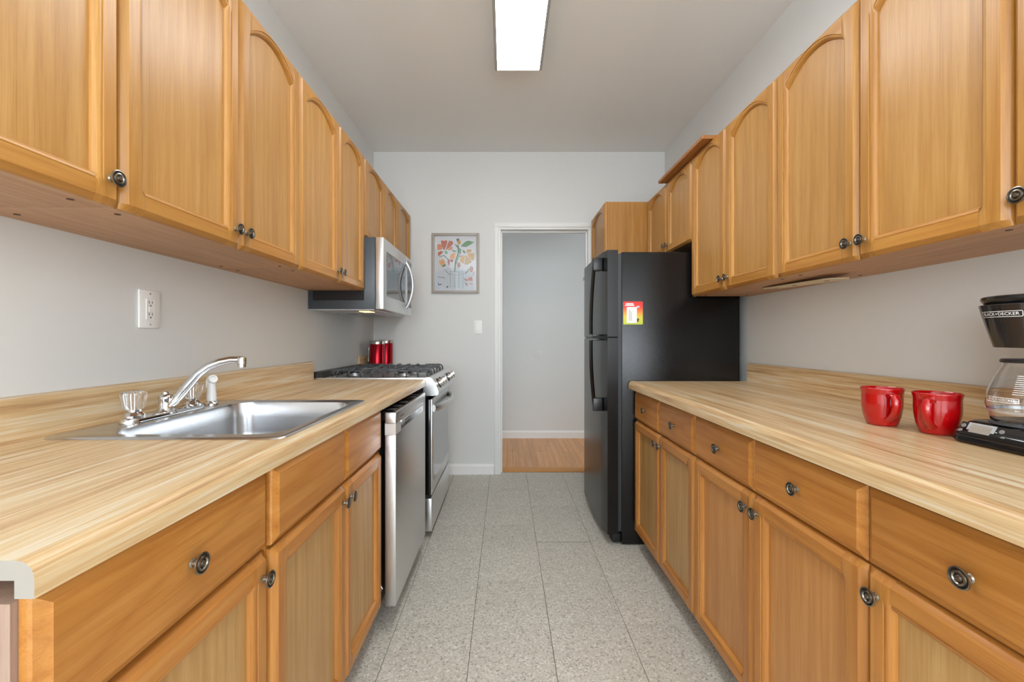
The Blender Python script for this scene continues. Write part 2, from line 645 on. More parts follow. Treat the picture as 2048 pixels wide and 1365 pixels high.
    while x < 1.6:
        y = 3.825
        first = True
        while y < HALL_Y - 0.01:
            L = random.choice([0.35, 0.55, 0.75, 0.95]) if first else random.choice([0.6, 0.8])
            y1 = min(HALL_Y, y + L)
            if HALL_Y - y1 < 0.15:
                y1 = HALL_Y
            key = round(y1 - y, 3)
            if key not in cachep:
                cachep[key] = MB().box(-pw / 2 + .0004, pw / 2 - .0004, -(y1 - y) / 2 + .0004, (y1 - y) / 2 - .0004, -0.004, 0.002, 0.0007, 1).build('plank', 'plank', hf, smooth=False)
                o = cachep[key]
            else:
                o = bpy.data.objects.new('plank', cachep[key].data)
                COL.objects.link(o)
                o.parent = hf
            o.location = (x + pw / 2, (y + y1) / 2, 0)
            y = y1
            first = False
        x += pw
    struct(MB().prism([(3.705, 0.0), (3.705, 0.005), (3.712, 0.009), (3.824, 0.009), (3.824, 0.0)], 0, DX0 + 0.0205, DX1 - 0.0205).build('trim_2', 'oak_x'),
           'oak threshold board across the doorway')
    # round painted patch plate on the hall wall
    tag(MB().lathe([(0.052, 0.0), (0.052, 0.002), (0.047, 0.004), (0.0, 0.0042)], (0.376, HALL_Y, 0.965), (0, -1, 0), 32).build('wall_plate', 'wall'),
        'round painted-over cover plate on the hall wall', 'cover plate')


build_room()

# ------------------------------------------------------------------ cabinet pieces
KNOB_P = [(0.0062, 0.0), (0.0075, 0.001), (0.0055, 0.003), (0.0048, 0.010), (0.0075, 0.0135), (0.0158, 0.0150), (0.0170, 0.0163), (0.0168, 0.0178),
          (0.0150, 0.0184), (0.0138, 0.0172), (0.0120, 0.0172), (0.0108, 0.0190), (0.0086, 0.0196), (0.0074, 0.0180), (0.0058, 0.0182), (0.0040, 0.0204), (0.0, 0.0208)]
KNOBS = {}


def knob(parent, s, x, y, z):
    if s not in KNOBS:
        b = MB().lathe(KNOB_P, (0, 0, 0), (s, 0, 0), 20)
        b.mi = []
        for i in range(len(KNOB_P) - 1):
            b.mi += [1 if i in (8, 9, 10, 13, 14) else 0] * 20
        b.mi += [0, 0]
        k = b.build('knob', ['nickel', 'nickel_d'], parent)
        k.location = Vector((x, y, z)) - WORLD_LOC[parent]
        # built at the origin: undo the parent offset in the mesh
        off = WORLD_LOC[parent]
        for v in k.data.vertices:
            v.co += off
        KNOBS[s] = k
        return k
    return inst(KNOBS[s], parent, (x, y, z))


TH = 0.021      # door thickness


def stile_prof(sw, c, bead):
    """(u,w) from the outer edge (u=0) to the opening (u=sw)"""
    p = [(0.0005, 0.0), (0.0005, 0.009), (0.0025, 0.0125), (c, TH)]
    if bead:
        q = [(sw - 0.0160, TH), (sw - 0.0155, TH - 0.0030), (sw - 0.0125, TH - 0.0016), (sw - 0.0085, TH - 0.0022), (sw - 0.0045, TH - 0.0055), (sw - 0.0015, TH - 0.0105), (sw, 0.0045), (sw, 0.0)]
    else:
        q = [(sw - 0.0160, TH), (sw - 0.0155, TH), (sw - 0.0125, TH), (sw - 0.0085, TH), (sw - 0.0045, TH), (sw - 0.0015, TH), (sw, TH - 0.0003), (sw, 0.0)]
    return p + q


def door(root, s, xf, y0, y1, z0, z1, arch=True, knob_at=None, sw=0.056, rb=0.058, rt=0.058, c=0.013, mats=('oak_v', 'oak_h', 'oak_p'), name='door'):
    """frame-and-panel door: a flat panel with two stiles and two rails; s=+1 faces +x"""
    xb = xf - s * TH

    def P(u, v, w):
        return (xb + s * w, u, v)
    W = y1 - y0
    rise = 0.058
    zs = (z1 - 0.088) if arch else (z1 - rt)          # where the arch springs
    ptop = z1 - 0.022 if arch else z1 - rt + 0.006
    b = MB()
    xa, xc = xb + s * 0.001, xb + s * 0.0060
    b.box(min(xa, xc), max(xa, xc), y0 + sw - 0.006, y1 - sw + 0.006, z0 + rb - 0.006, ptop)
    pan = b.build(name, mats[2], root, smooth=False)
    for side in (0, 1):
        def row(v, bead, clamp=False):
            r = []
            for (u, w) in stile_prof(sw, c, bead):
                uu = y0 + u if side == 0 else y1 - u
                r.append(P(uu, v, min(w, 0.009) if clamp else w))
            return r
        rows = [row(z0, False, True), row(z0 + c, False), row(z0 + rb - 0.0155, False), row(z0 + rb, True), row(zs, True), row(zs + 0.012, False),
                row(z1 - c, False), row(z1, False, True)]
        MB().loft(rows).build('stile', mats[0], pan)
    # bottom rail
    ua, ub = y0 + sw - 0.0002, y1 - sw + 0.0002
    pr = stile_prof(rb, c, True)
    MB().loft([[P(u, z0 + v, w) for (v, w) in pr] for u in (ua, ub)]).build('rail', mats[1], pan)
    if not arch:
        pr = stile_prof(rt, c, True)
        MB().loft([[P(u, z1 - v, w) for (v, w) in pr] for u in (ua, ub)]).build('rail', mats[1], pan)
    else:
        N = 18
        rows = []
        half = (ub - ua) / 2
        R = (half * half + rise * rise) / (2 * rise)
        for i in range(N + 1):
            t = -1 + 2 * i / N
            u = (ua + ub) / 2 + t * half
            a = zs + sqrt(max(R * R - (t * half) ** 2, 0)) - (R - rise)
            if abs(t) > 0.86:
                a += (abs(t) - 0.86) * 0.03
            hgt = z1 - a
            rows.append([P(u, z1 - v, w) for (v, w) in stile_prof(hgt, min(c, hgt - 0.0165), True)])
        MB().loft(rows).build('rail', mats[1], pan)
    if knob_at:
        knob(pan, s, xf, *knob_at)
    return pan


def drawer(root, s, xf, y0, y1, z0, z1, knob_on=True, mat='low_h', name='drawer'):
    xb = xf - s * TH
    c = 0.016

    def ring(w, i):
        x = xb + s * w
        return [(x, y0 + i, z0 + i), (x, y1 - i, z0 + i), (x, y1 - i, z1 - i), (x, y0 + i, z1 - i)]
    o = MB().loft([ring(0, 0.0005), ring(0.009, 0.0005), ring(0.0125, 0.0025), ring(0.0185, c - 0.003), ring(TH, c)]).build(name, mat, root, angle=15)
    if knob_on:
        knob(o, s, xf, (y0 + y1) / 2, (z0 + z1) / 2)
    return o


def wall_cab(s, xw, xf, y0, y1, z0, z1, doors, label, seam=False):
    root = thing('wall_cabinet', label, 'cabinet', ((xw + xf) / 2, (y0 + y1) / 2, z0), 'oak wall cabinets with arched doors')
    xb = xf - s * (TH + 0.001)
    MB().box(xw + s * 0.001, xb, y0 + 0.0005, y1 - 0.0005, z0 + 0.0125, z1 - 0.002).build('body', 'oak_v', root, smooth=False)
    MB().box(xw + s * 0.001, xb + s * 0.0008, y0 + 0.0008, y1 - 0.0008, z0 + 0.003, z0 + 0.0122).build('bottom_panel', 'oak_under', root, smooth=False)
    if seam:
        for dy in (0.05, y1 - y0 - 0.05):
            for dx in (0.05, 0.27):
                MB().lathe([(0.006, 0.0), (0.006, 0.0012), (0.0, 0.0014)], (xw + s * dx, y0 + dy, z0 + 0.003), (0, 0, -1), 12).build('screw_cap', 'toe', root)
    n = 0
    for (a, b_, side) in doors:
        kz = z0 + 0.052
        ka = None
        if side == 'far':
            ka = (b_ - 0.026, kz)
        elif side == 'near':
            ka = (a + 0.026, kz)
        door(root, s, xf, a + 0.001, b_ - 0.001, z0, z1, True, ka)
    return root


def base_cab(s, xw, xf, y0, y1, cols, label, hollow=False, panel='low_p', ztop=0.872, zd0=0.713, zd1=0.864, zdoor=0.705, zb=0.100, end=False):
    root = thing('base_cabinet', label, 'cabinet', ((xw + xf) / 2, (y0 + y1) / 2, 0), 'oak base cabinets under the counters')
    xb = xf - s * (TH + 0.001)
    b = MB()
    if hollow:      # open box for the sink bowl
        xa, ya, yb = xw + s * 0.001, y0 + 0.0005, y1 - 0.0005
        b.box(xa, xb, ya, yb, zb, zb + 0.018)
        b.box(xa, xb, ya, ya + 0.018, zb + 0.018, ztop)
        b.box(xa, xb, yb - 0.018, yb, zb + 0.018, ztop)
        b.box(xb - s * 0.018, xb, ya + 0.018, yb - 0.018, zb + 0.018, ztop)
    else:
        b.box(xw + s * 0.001, xb, y0 + 0.0005, y1 - 0.0005, zb, ztop)
    b.build('body', 'oak_end' if end else 'low_v', root, smooth=False)
    MB().box(xw + s * 0.001, xb - s * 0.055, y0 + 0.0005, y1 - 0.0005, 0.0, zb - 0.0005).build('toe_kick', 'toe', root, smooth=False)
    for (a, b_, side, knob_on) in cols:
        drawer(root, s, xf, a + 0.001, b_ - 0.001, zd0, zd1, knob_on)
        ka = None
        if side == 'far':
            ka = (b_ - 0.027, zdoor - 0.046)
        elif side == 'near':
            ka = (a + 0.027, zdoor - 0.046)
        door(root, s, xf, a + 0.001, b_ - 0.001, zb - 0.002, zdoor, False, ka, mats=('low_v', 'low_h', panel))
    return root


# left wall cabinets
LXF, LZ0, LZ1 = -0.793, 1.420, 2.183
wall_cab(1, XL, LXF, 0.500, 0.890, LZ0, LZ1, [(0.500, 0.890, 'far')], 'oak wall cabinet nearest on the left, single door, above the cut counter end', True)
wall_cab(1, XL, LXF, 0.892, 1.668, LZ0, LZ1, [(0.892, 1.289, 'far'), (1.289, 1.668, 'near')], 'two-door oak wall cabinet above the sink and faucet', True)
wall_cab(1, XL, LXF, 1.669, 2.427, LZ0, LZ1, [(1.669, 2.062, 'far'), (2.062, 2.427, 'near')], 'two-door oak wall cabinet touching the near side of the microwave', True)
wall_cab(1, XL, LXF, 2.429, 3.172, 1.728, LZ1, [(2.429, 2.830, 'far'), (2.830, 3.172, 'near')], 'short two-door oak cabinet directly above the microwave')
wall_cab(1, XL, LXF, 3.174, 3.595, LZ0, LZ1, [(3.174, 3.595, 'near')], 'single-door oak wall cabinet at the far left corner past the microwave')
# right wall cabinets
RXF, RZ0, RZ1 = 1.022, 1.381, 2.145
wall_cab(-1, XR, RXF, 0.490, 0.872, RZ0, RZ1, [(0.490, 0.872, 'far')], 'oak wall cabinet above the coffee maker at the right edge', True)
wall_cab(-1, XR, RXF, 0.874, 1.628, RZ0, RZ1, [(0.874, 1.252, 'far' if False else 'far'), (1.252, 1.628, 'near')], 'two-door oak wall cabinet above the red mugs', True)
wall_cab(-1, XR, RXF, 1.630, 2.372, RZ0, RZ1, [(1.630, 2.006, 'far'), (2.006, 2.372, 'near')], 'two-door oak wall cabinet beside the fridge top, over the counter', True)
wall_cab(-1, XR, RXF, 2.374, 3.112, 1.692, RZ1, [(2.374, 2.742, 'far'), (2.742, 3.112, 'near')], 'short two-door oak cabinet above the black fridge')
wall_cab(-1, XR, 0.716, 3.116, 3.600, 1.692, RZ1, [(3.116, 3.600, None)], 'deep oak cabinet past the fridge beside the doorway')
# loose board lying on the right wall cabinets
tag(MB().box(0.978, 1.20, 2.135, 2.755, RZ1 - 0.001, RZ1 + 0.018, 0.0015, 1).build('wooden_board', oak('brown_board', rgb(176, 116, 62), rgb(150, 92, 44), rgb(190, 134, 80), 1)),
    'brown wooden board lying on top of the right wall cabinets', 'board')

# base cabinets
LBF = -0.485
base_cab(1, XL, LBF - 0.011, 0.449, 0.905, [(0.455, 0.905, 'far', True)], 'oak base cabinet under the cut end of the left counter', end=True, zd1=0.8765)
base_cab(1, XL, LBF, 0.906, 1.690, [(0.906, 1.312, 'far', False), (1.312, 1.690, 'near', False)], 'oak sink base cabinet with two blank drawer fronts beside the dishwasher', hollow=True, zd1=0.8765)
RBF = 0.705
base_cab(-1, XR, RBF, 0.460, 0.845, [(0.460, 0.845, 'far', True)], 'oak base cabinet at the lower right corner of the photo, under the coffee maker', zd0=0.711, zd1=0.862)
base_cab(-1, XR, RBF, 0.847, 1.613, [(0.847, 1.231, 'far', True), (1.231, 1.613, 'near', True)], 'wide two-drawer oak base cabinet under the red mugs', panel='low_p2', zd0=0.711, zd1=0.862)
base_cab(-1, XR, RBF, 1.615, 2.358, [(1.615, 1.984, 'far', True), (1.984, 2.358, 'near', True)], 'two-drawer oak base cabinet next to the black fridge', zd0=0.711, zd1=0.862)
# filler between dishwasher and range, small corner base cabinet beyond the range
tag(MB().box(XL + 0.002, -0.54, 2.345, 2.462, 0.0, 0.872, 0.001, 1).build('filler_panel', 'low_v'), 'brown wooden filler between the dishwasher and the range', 'panel')
tag(MB().box(XL + 0.002, -0.585, 3.246, 3.640, 0.0, 0.872, 0.001, 1).build('corner_cabinet', 'low_v'), 'small oak base cabinet in the far left corner behind the range', 'cabinet')

# ------------------------------------------------------------------ worktops
CZ = 0.918


def nose(bump=0.0):
    """(d, z) going round the front edge: d = distance back from the front, z relative to the top"""
    p = [(0.021, -0.040), (0.0, -0.040), (0.0, -0.020)]
    for i in range(1, 7):
        a = pi / 2 * i / 6
        p.append((0.019 - 0.019 * cos(a), -0.020 + (0.020 + bump) * sin(a)))
    if bump:
        p += [(0.030, bump * 0.9), (0.040, bump * 0.2), (0.046, 0.0)]
    return p


def worktop_left():
    ya, yb = 0.449, 2.470

    def xf(y):
        return -0.492 + (y - 0.449) * (0.033 / 2.021)
    root = thing('countertop', 'butcher-block laminate counter on the left, around the steel sink, with one cut end', 'countertop', (-0.8, (ya + yb) / 2, CZ - 0.04))
    b = MB()
    bx0, bx1 = -0.985, -0.535       # sink cut-out
    for (y0, y1, cut) in ((ya, 1.018, 0), (1.018, 1.572, 1), (1.572, yb, 0)):
        for part in ((0,) if not cut else (1, 2)):
            rows = []
            for y in (y0, y1):
                f = xf(y)
                if part == 0:
                    pts = [(f - d, CZ + z) for d, z in nose()] + [(XL + 0.001, CZ), (XL + 0.001, CZ - 0.021), (f - 0.021, CZ - 0.021)]
                elif part == 1:
                    pts = [(f - d, CZ + z) for d, z in nose()] + [(bx1, CZ), (bx1, CZ - 0.021), (f - 0.021, CZ - 0.021)]
                else:
                    pts = [(bx0, CZ - 0.021), (bx0, CZ), (XL + 0.001, CZ), (XL + 0.001, CZ - 0.021)]
                rows.append([(x, y, z) for x, z in pts])
            b.loft(rows, caps=(part == 0))
    # raw core shows on the cut end: those faces face the camera at ya
    wt = b.build('worktop', ['lam', 'core'], root, angle=40)
    for p in wt.data.polygons:
        if p.normal.y < -0.9 and abs(p.center.y + WORLD_LOC[root].y - ya) < 1e-4:
            p.material_index = 1
    prof = [(XL + 0.001, CZ), (XL + 0.020, CZ), (XL + 0.020, CZ + 0.088), (XL + 0.017, CZ + 0.097), (XL + 0.010, CZ + 0.101), (XL + 0.001, CZ + 0.101)]
    MB().prism([(x, z + 0.0003) for x, z in prof], 1, ya, yb - 0.002).build('backsplash', 'lam', root)


def worktop_right():
    ya, yb, f, z0 = 0.40, 2.372, 0.678, 0.916
    root = thing('countertop', 'butcher-block laminate counter on the right, carrying the mugs and coffee maker', 'countertop', (1.0, (ya + yb) / 2, z0 - 0.04))
    rows = []
    for y in (ya, yb):
        pts = [(f + d, z0 + z) for d, z in nose(0.0018)] + [(XR - 0.001, z0), (XR - 0.001, z0 - 0.021), (f + 0.021, z0 - 0.021)]
        rows.append([(x, y, z) for x, z in pts])
    MB().loft(rows).build('worktop', 'lam', root, angle=40)
    prof = [(XR - 0.001, z0), (XR - 0.020, z0), (XR - 0.020, z0 + 0.088), (XR - 0.017, z0 + 0.097), (XR - 0.010, z0 + 0.101), (XR - 0.001, z0 + 0.101)]
    MB().prism([(x, z + 0.0003) for x, z in prof], 1, ya, yb).build('backsplash', 'lam', root)


def worktop_corner():
    ya, yb, f = 3.242, 3.646, -0.56
    root = thing('countertop', 'small butcher-block counter in the far corner behind the range grates', 'countertop', (-0.8, (ya + yb) / 2, CZ - 0.04))
    rows = []
    for y in (ya, yb):
        pts = [(f - d, CZ + z) for d, z in nose()] + [(XL + 0.001, CZ), (XL + 0.001, CZ - 0.021), (f - 0.021, CZ - 0.021)]
        rows.append([(x, y, z) for x, z in pts])
    MB().loft(rows).build('worktop', 'lam', root, angle=40)
    MB().box(XL + 0.001, XL + 0.020, ya, yb, CZ + 0.0003, CZ + 0.101, 0.004).build('backsplash', 'lam', root)


worktop_left()
worktop_right()
worktop_corner()


# ------------------------------------------------------------------ sink and faucet
def sink():
    X0, X1, Y0, Y1 = -1.076, -0.514, 0.985, 1.606
    root = thing('sink', 'stainless steel single-bowl drop-in sink in the left counter', 'sink', (-0.8, 1.29, CZ))
    ox0, ox1, oy0, oy1 = -0.965, -0.550, 1.035, 1.556
    z = CZ
    b = MB()
    rows = [rrect(X0, X1, Y0, Y1, 0.03, z + 0.0005), rrect(X0 + .002, X1 - .002, Y0 + .002, Y1 - .002, 0.03, z + 0.0035),
            rrect(X0 + .010, X1 - .010, Y0 + .010, Y1 - .010, 0.03, z + 0.0050), rrect(X0 + .016, X1 - .016, Y0 + .016, Y1 - .016, 0.03, z + 0.0036),
            rrect(ox0 - .008, ox1 + .008, oy0 - .008, oy1 + .008, 0.07, z + 0.0036), rrect(ox0 - .002, ox1 + .002, oy0 - .002, oy1 + .002, 0.065, z + 0.0015),
            rrect(ox0, ox1, oy0, oy1, 0.063, z - 0.008)]
    for (i, dz) in ((0.003, 0.05), (0.006, 0.10), (0.010, 0.135), (0.020, 0.157), (0.040, 0.170), (0.08, 0.174)):
        rows.append(rrect(ox0 + i, ox1 - i, oy0 + i, oy1 - i, max(0.063, i * 0.9), z - dz))
    rows.append(rrect(-0.80, -0.72, 1.25, 1.34, 0.038, z - 0.177))
    b.loft(rows, caps=False)
    n = len(rows[0])
    b.add(rows[-1], [tuple(range(n))])
    # outside of the shell so the bowl has thickness
    b.loft([rrect(ox0 - .003, ox1 + .003, oy0 - .003, oy1 + .003, 0.065, z - 0.002), rrect(ox0 + .004, ox1 - .004, oy0 + .004, oy1 - .004, 0.065, z - 0.14),
            rrect(ox0 + .03, ox1 - .03, oy0 + .03, oy1 - .03, 0.065, z - 0.180)], caps=False)
    bowl = b.build('basin', 'sink', root, angle=50, recalc=False)
    MB().lathe([(0.042, 0.0), (0.040, 0.003), (0.030, 0.002), (0.028, -0.004), (0.0, -0.004)], (-0.76, 1.295, z - 0.1765), (0, 0, 1), 24).build('drain', 'chrome', root)
    # faucet
    fx, fz = -1.020, z + 0.004
    ft = thing('faucet', 'chrome two-handle kitchen faucet with clear knobs and a curved spout', 'faucet', (fx, 1.29, fz))
    base = rrect(fx - 0.026, fx + 0.026, 1.145, 1.435, 0.0255, fz, 8)

    def sc(p, k, zz):
        return [((x - fx) * k + fx, y - math.copysign((1 - k) * 0.026, y - 1.29), zz) for x, y, _ in p]
    MB().loft([base, sc(base, 1.0, fz + 0.006), sc(base, 0.9, fz + 0.011), sc(base, 0.6, fz + 0.015)]).build('base_plate', 'chrome', ft)
    for hy in (1.180, 1.400):
        MB().lathe([(0.026, 0.010), (0.026, 0.018), (0.021, 0.024), (0.017, 0.028), (0.017, 0.034)], (fx, hy, fz), (0, 0, 1), 24).build('escutcheon', 'chrome', ft)
        MB().lathe([(0.013, 0.033), (0.021, 0.036), (0.024, 0.044), (0.0285, 0.072), (0.0275, 0.080), (0.022, 0.083), (0.012, 0.081), (0.0, 0.0808)], (fx, hy, fz), (0, 0, 1), 48,
                   mod=lambda a, h: 1 + (0.05 * cos(12 * a) if 0.035 < h < 0.0815 else 0)).build('handle', 'acrylic', ft)
        MB().lathe([(0.0035, 0.036), (0.0035, 0.070), (0.003, 0.0785), (0.0, 0.079)], (fx, hy, fz), (0, 0, 1), 12).build('spindle', 'chrome', ft)
    MB().lathe([(0.030, 0.006), (0.024, 0.014), (0.019, 0.024), (0.0175, 0.044), (0.0185, 0.048), (0.0185, 0.053), (0.016, 0.058), (0.010, 0.062), (0.009, 0.068), (0.005, 0.071), (0.0, 0.0715)],
               (fx, 1.29, fz), (0, 0, 1), 24).build('spout_post', 'chrome', ft)
    dx, dy = cos(radians(13)), sin(radians(13))

    def sp(d, zz):
        return (fx + dx * d, 1.29 + dy * d, zz)
    key = [(0.008, 0.948), (0.028, 0.966), (0.055, 1.003), (0.087, 1.044), (0.115, 1.066), (0.145, 1.079), (0.175, 1.085), (0.205, 1.0855), (0.212, 1.085)]
    MB().tube([sp(d, zz) for d, zz in key], [0.012, 0.0135, 0.0135, 0.0128, 0.012, 0.0112, 0.0105, 0.010, 0.009], 16).build('spout', 'chrome', ft)
    MB().lathe([(0.0, 0.031), (0.012, 0.031), (0.0135, 0.028), (0.0135, 0.010), (0.0120, 0.009), (0.0120, 0.0), (0.0, 0.0)], sp(0.206, 1.062), (0, 0, 1), 20).build('aerator', 'chrome', ft)
    # side sprayer
    sy = 1.492
    sr = thing('sink_sprayer', 'white plastic side sprayer standing in a chrome collar by the sink', 'sprayer', (fx, sy, fz))
    MB().lathe([(0.022, -0.0005), (0.022, 0.005), (0.018, 0.010), (0.016, 0.014), (0.0, 0.014)], (fx, sy, fz), (0, 0, 1), 24).build('collar', 'chrome', sr)
    MB().lathe([(0.0, 0.013), (0.0155, 0.013), (0.0150, 0.03), (0.0120, 0.066), (0.0115, 0.076), (0.0, 0.077)], (fx, sy, fz), (0, 0, 1), 20).build('grip', 'plastic', sr)
    hd = Vector((0.80, -0.55, 0.10)).normalized()
    c0 = Vector((fx, sy, fz + 0.088)) - hd * 0.012
    MB().lathe([(0.0, -0.002), (0.009, 0.0), (0.0125, 0.006), (0.0135, 0.018), (0.0145, 0.026), (0.0130, 0.029), (0.0095, 0.0285), (0.008, 0.0265), (0.0, 0.027)], c0, hd, 20).build('spray_head', 'plastic', sr)
    MB().tube([Vector((fx - 0.008, sy, fz + 0.094)), Vector((fx - 0.016, sy + 0.003, fz + 0.085)), Vector((fx - 0.018, sy + 0.004, fz + 0.058))], [0.005, 0.005, 0.004], 8).build('lever', 'plastic', sr)


sink()


# ------------------------------------------------------------------ outlet, switch
def wall_plates():
    y0, y1, z0, z1 = 1.307, 1.386, 1.183, 1.302
    r = thing('wall_outlet', 'white electrical outlet plate on the left wall above the sink', 'outlet', (XL, 1.346, z0))
    MB().box(XL + 0.0005, XL + 0.0075, y0, y1, z0, z1, 0.004).build('plate', 'plastic', r)
    yc, zc = (y0 + y1) / 2, (z0 + z1) / 2
    MB().box(XL + 0.0072, XL + 0.0092, yc - 0.0165, yc + 0.0165, zc - 0.033, zc + 0.033, 0.001, 1).build('receptacle', 'plastic', r)
    for dz in (0.021, -0.016):
        for dy in (-0.006, 0.006):
            MB().box(XL + 0.0090, XL + 0.0095, yc + dy - 0.001, yc + dy + 0.001, zc + dz - 0.004, zc + dz + 0.005).build('slot', 'slot', r, smooth=False)
        MB().lathe([(0.0025, 0), (0.0025, 0.0005), (0, 0.0005)], (XL + 0.0090, yc, zc + dz - 0.010), (1, 0, 0), 10).build('ground_hole', 'slot', r)
    for dz in (0.0035, -0.0045):
        MB().box(XL + 0.0090, XL + 0.0103, yc - 0.007, yc + 0.007, zc + dz - 0.003, zc + dz + 0.003, 0.0005, 1).build('button', 'plastic', r)
    for dz in (0.048, -0.048):
        MB().lathe([(0.0032, 0), (0.0028, 0.0012), (0, 0.0014)], (XL + 0.0073, yc, zc + dz), (1, 0, 0), 12).build('screw', 'silver', r)
    xc, zc = -0.233, 1.248
    r = thing('light_switch', 'white rocker light switch on the back wall beside the doorway', 'switch', (xc, YB, zc - 0.058))
    MB().box(xc - 0.035, xc + 0.035, YB - 0.0075, YB - 0.0005, zc - 0.058, zc + 0.058, 0.003).build('plate', 'plastic', r)
    MB().box(xc - 0.0165, xc + 0.0165, YB - 0.0090, YB - 0.0070, zc - 0.033, zc + 0.033, 0.001, 1).build('rocker_frame', 'plastic', r)
    MB().loft([[(xc - 0.010, YB - 0.0088, zc - 0.025), (xc + 0.010, YB - 0.0088, zc - 0.025), (xc + 0.010, YB - 0.0088, zc + 0.025), (xc - 0.010, YB - 0.0088, zc + 0.025)],
               [(xc - 0.010, YB - 0.0145, zc - 0.025), (xc + 0.010, YB - 0.0145, zc - 0.025), (xc + 0.010, YB - 0.0100, zc + 0.025), (xc - 0.010, YB - 0.0100, zc + 0.025)]]).build('rocker', 'plastic', r)


wall_plates()


# ------------------------------------------------------------------ picture
def picture():
    S = YB / F_PX
    x0, x1 = (864.5 - VPX) * S, (958.5 - VPX) * S
    z1, z0 = CAM_H + (VPY - 467.5) * S, CAM_H - (587.0 - VPY) * S
    r = thing('framed_picture', 'framed print of orange and yellow flowers in a glass jar on the back wall', 'picture', ((x0 + x1) / 2, YB, z0))
    fw, yf = 0.022, YB - 0.022
    for (a, b_, c, d) in ((x0, x0 + fw, z0, z1), (x1 - fw, x1, z0, z1), (x0 + fw, x1 - fw, z0, z0 + fw), (x0 + fw, x1 - fw, z1 - fw, z1)):
        MB().box(a, b_, yf, YB - 0.001, c, d, 0.002).build('frame_bar', 'frame', r)
    yp = YB - 0.010
    MB().box(x0 + fw, x1 - fw, yp, YB - 0.002, z0 + fw, z1 - fw).build('paper', 'paper', r, smooth=False)
    cols = {'rust': (196, 92, 48), 'orange': (222, 122, 60), 'amber': (236, 160, 66), 'gold': (208, 158, 72), 'gold2': (196, 160, 90), 'green': (96, 150, 96), 'dgreen': (76, 112, 88),
            'leaf': (120, 176, 110), 'pink': (214, 140, 120), 'mauve': (178, 110, 104), 'jar': (206, 216, 222), 'jard': (150, 164, 172), 'ink': (90, 100, 108), 'peach': (238, 170, 110), 'haze': (210, 218, 226)}
    names = list(cols)
    mats = [plain('ink_' + k_, rgb(*cols[k_]), 0.5) for k_ in names]
    b = MB()
    cnt = [0]

    def W(cx, cy):
        return ((850 + cx / 9.417 - VPX) * S, CAM_H - (455 + cy / 9.417 - VPY) * S)

    def poly(col, pts):
        cnt[0] += 1
        y = yp - 0.0002 - 0.00001 * cnt[0]
        b.add([(W(*p)[0], y, W(*p)[1]) for p in pts], [tuple(range(len(pts)))], names.index(col))

    def ell(col, cx, cy, rx, ry, ang=0, n=14):
        a0 = radians(ang)
        poly(col, [(cx + rx * cos(t) * cos(a0) - ry * sin(t) * sin(a0), cy + rx * cos(t) * sin(a0) + ry * sin(t) * cos(a0)) for t in [2 * pi * i / n for i in range(n)]])

    def stroke(col, pts, w):
        for (ax, ay), (bx, by) in zip(pts, pts[1:]):
            L = math.hypot(bx - ax, by - ay)
            nx, ny = -(by - ay) / L * w / 2, (bx - ax) / L * w / 2
            poly(col, [(ax + nx, ay + ny), (bx + nx, by + ny), (bx - nx, by - ny), (ax - nx, ay - ny)])
    # jar and stems
    poly('haze', [(200, 860), (460, 760), (720, 800), (900, 900), (930, 1180), (200, 1180)])
    poly('jar', [(470, 830), (730, 830), (740, 900), (730, 1140), (470, 1150), (455, 900)])
    for x in (480, 570, 640, 722):
        stroke('jard', [(x, 840), (x - 4, 1140)], 9)
    stroke('jard', [(470, 835), (600, 845), (730, 832)], 9)
    stroke('jard', [(475, 890), (600, 900), (725, 888)], 6)
    stroke('ink', [(250, 1050), (268, 1095), (320, 1070)], 22)
    stroke('ink', [(250, 940), (380, 955)], 12)
    stroke('jard', [(370, 800), (470, 900)], 18)
    stroke('ink', [(410, 1140), (440, 1110)], 24)
    stroke('dgreen', [(560, 840), (580, 640), (630, 500), (625, 340)], 24)
    stroke('green', [(585, 700), (640, 560), (680, 470)], 16)
    stroke('dgreen', [(270, 565), (360, 535), (420, 590), (450, 650)], 14)
    poly('green', [(680, 350), (760, 280), (820, 255), (930, 285), (860, 330), (780, 375), (700, 370)])
    stroke('leaf', [(700, 360), (800, 310), (900, 288)], 6)
    poly('dgreen', [(560, 310), (610, 345), (620, 400), (585, 360)])
    poly('green', [(640, 380), (690, 430), (660, 500), (630, 470)])
    poly('green', [(500, 420), (590, 450), (600, 470), (530, 465)])
    poly('dgreen', [(590, 225), (640, 215), (655, 260), (610, 285)])
    ell('gold', 645, 290, 34, 42, 10)
    # orange flower, upper left
    poly('orange', [(232, 330), (290, 318), (318, 350), (330, 420), (300, 425), (238, 435)])
    poly('rust', [(305, 250), (365, 262), (412, 245), (425, 290), (375, 430), (350, 425), (312, 340)])
    poly('rust', [(460, 255), (525, 270), (532, 320), (470, 380), (395, 440), (420, 340)])
    poly('orange', [(500, 362), (522, 390), (505, 425), (425, 440), (450, 405)])
    poly('rust', [(248, 480), (300, 450), (350, 465), (300, 520), (255, 550)])
    poly('leaf', [(365, 455), (410, 445), (435, 490), (400, 515)])
    # small blossoms
    poly('amber', [(470, 580), (490, 520), (540, 485), (585, 500), (560, 545), (500, 590)])
    poly('peach', [(490, 595), (560, 545), (580, 570), (550, 605)])
    poly('mauve', [(450, 590), (480, 640), (455, 740), (425, 660)])
    poly('rust', [(480, 610), (535, 610), (520, 670), (490, 650)])
    poly('peach', [(270, 610), (300, 640), (320, 600), (370, 630), (380, 690), (310, 730), (280, 690)])
    poly('green', [(310, 735), (385, 690), (395, 730), (340, 755)])
    ell('mauve', 640, 715, 30, 55, 0)
    # golden flower, right
    poly('gold', [(775, 440), (840, 415), (880, 425), (870, 475), (790, 490)])
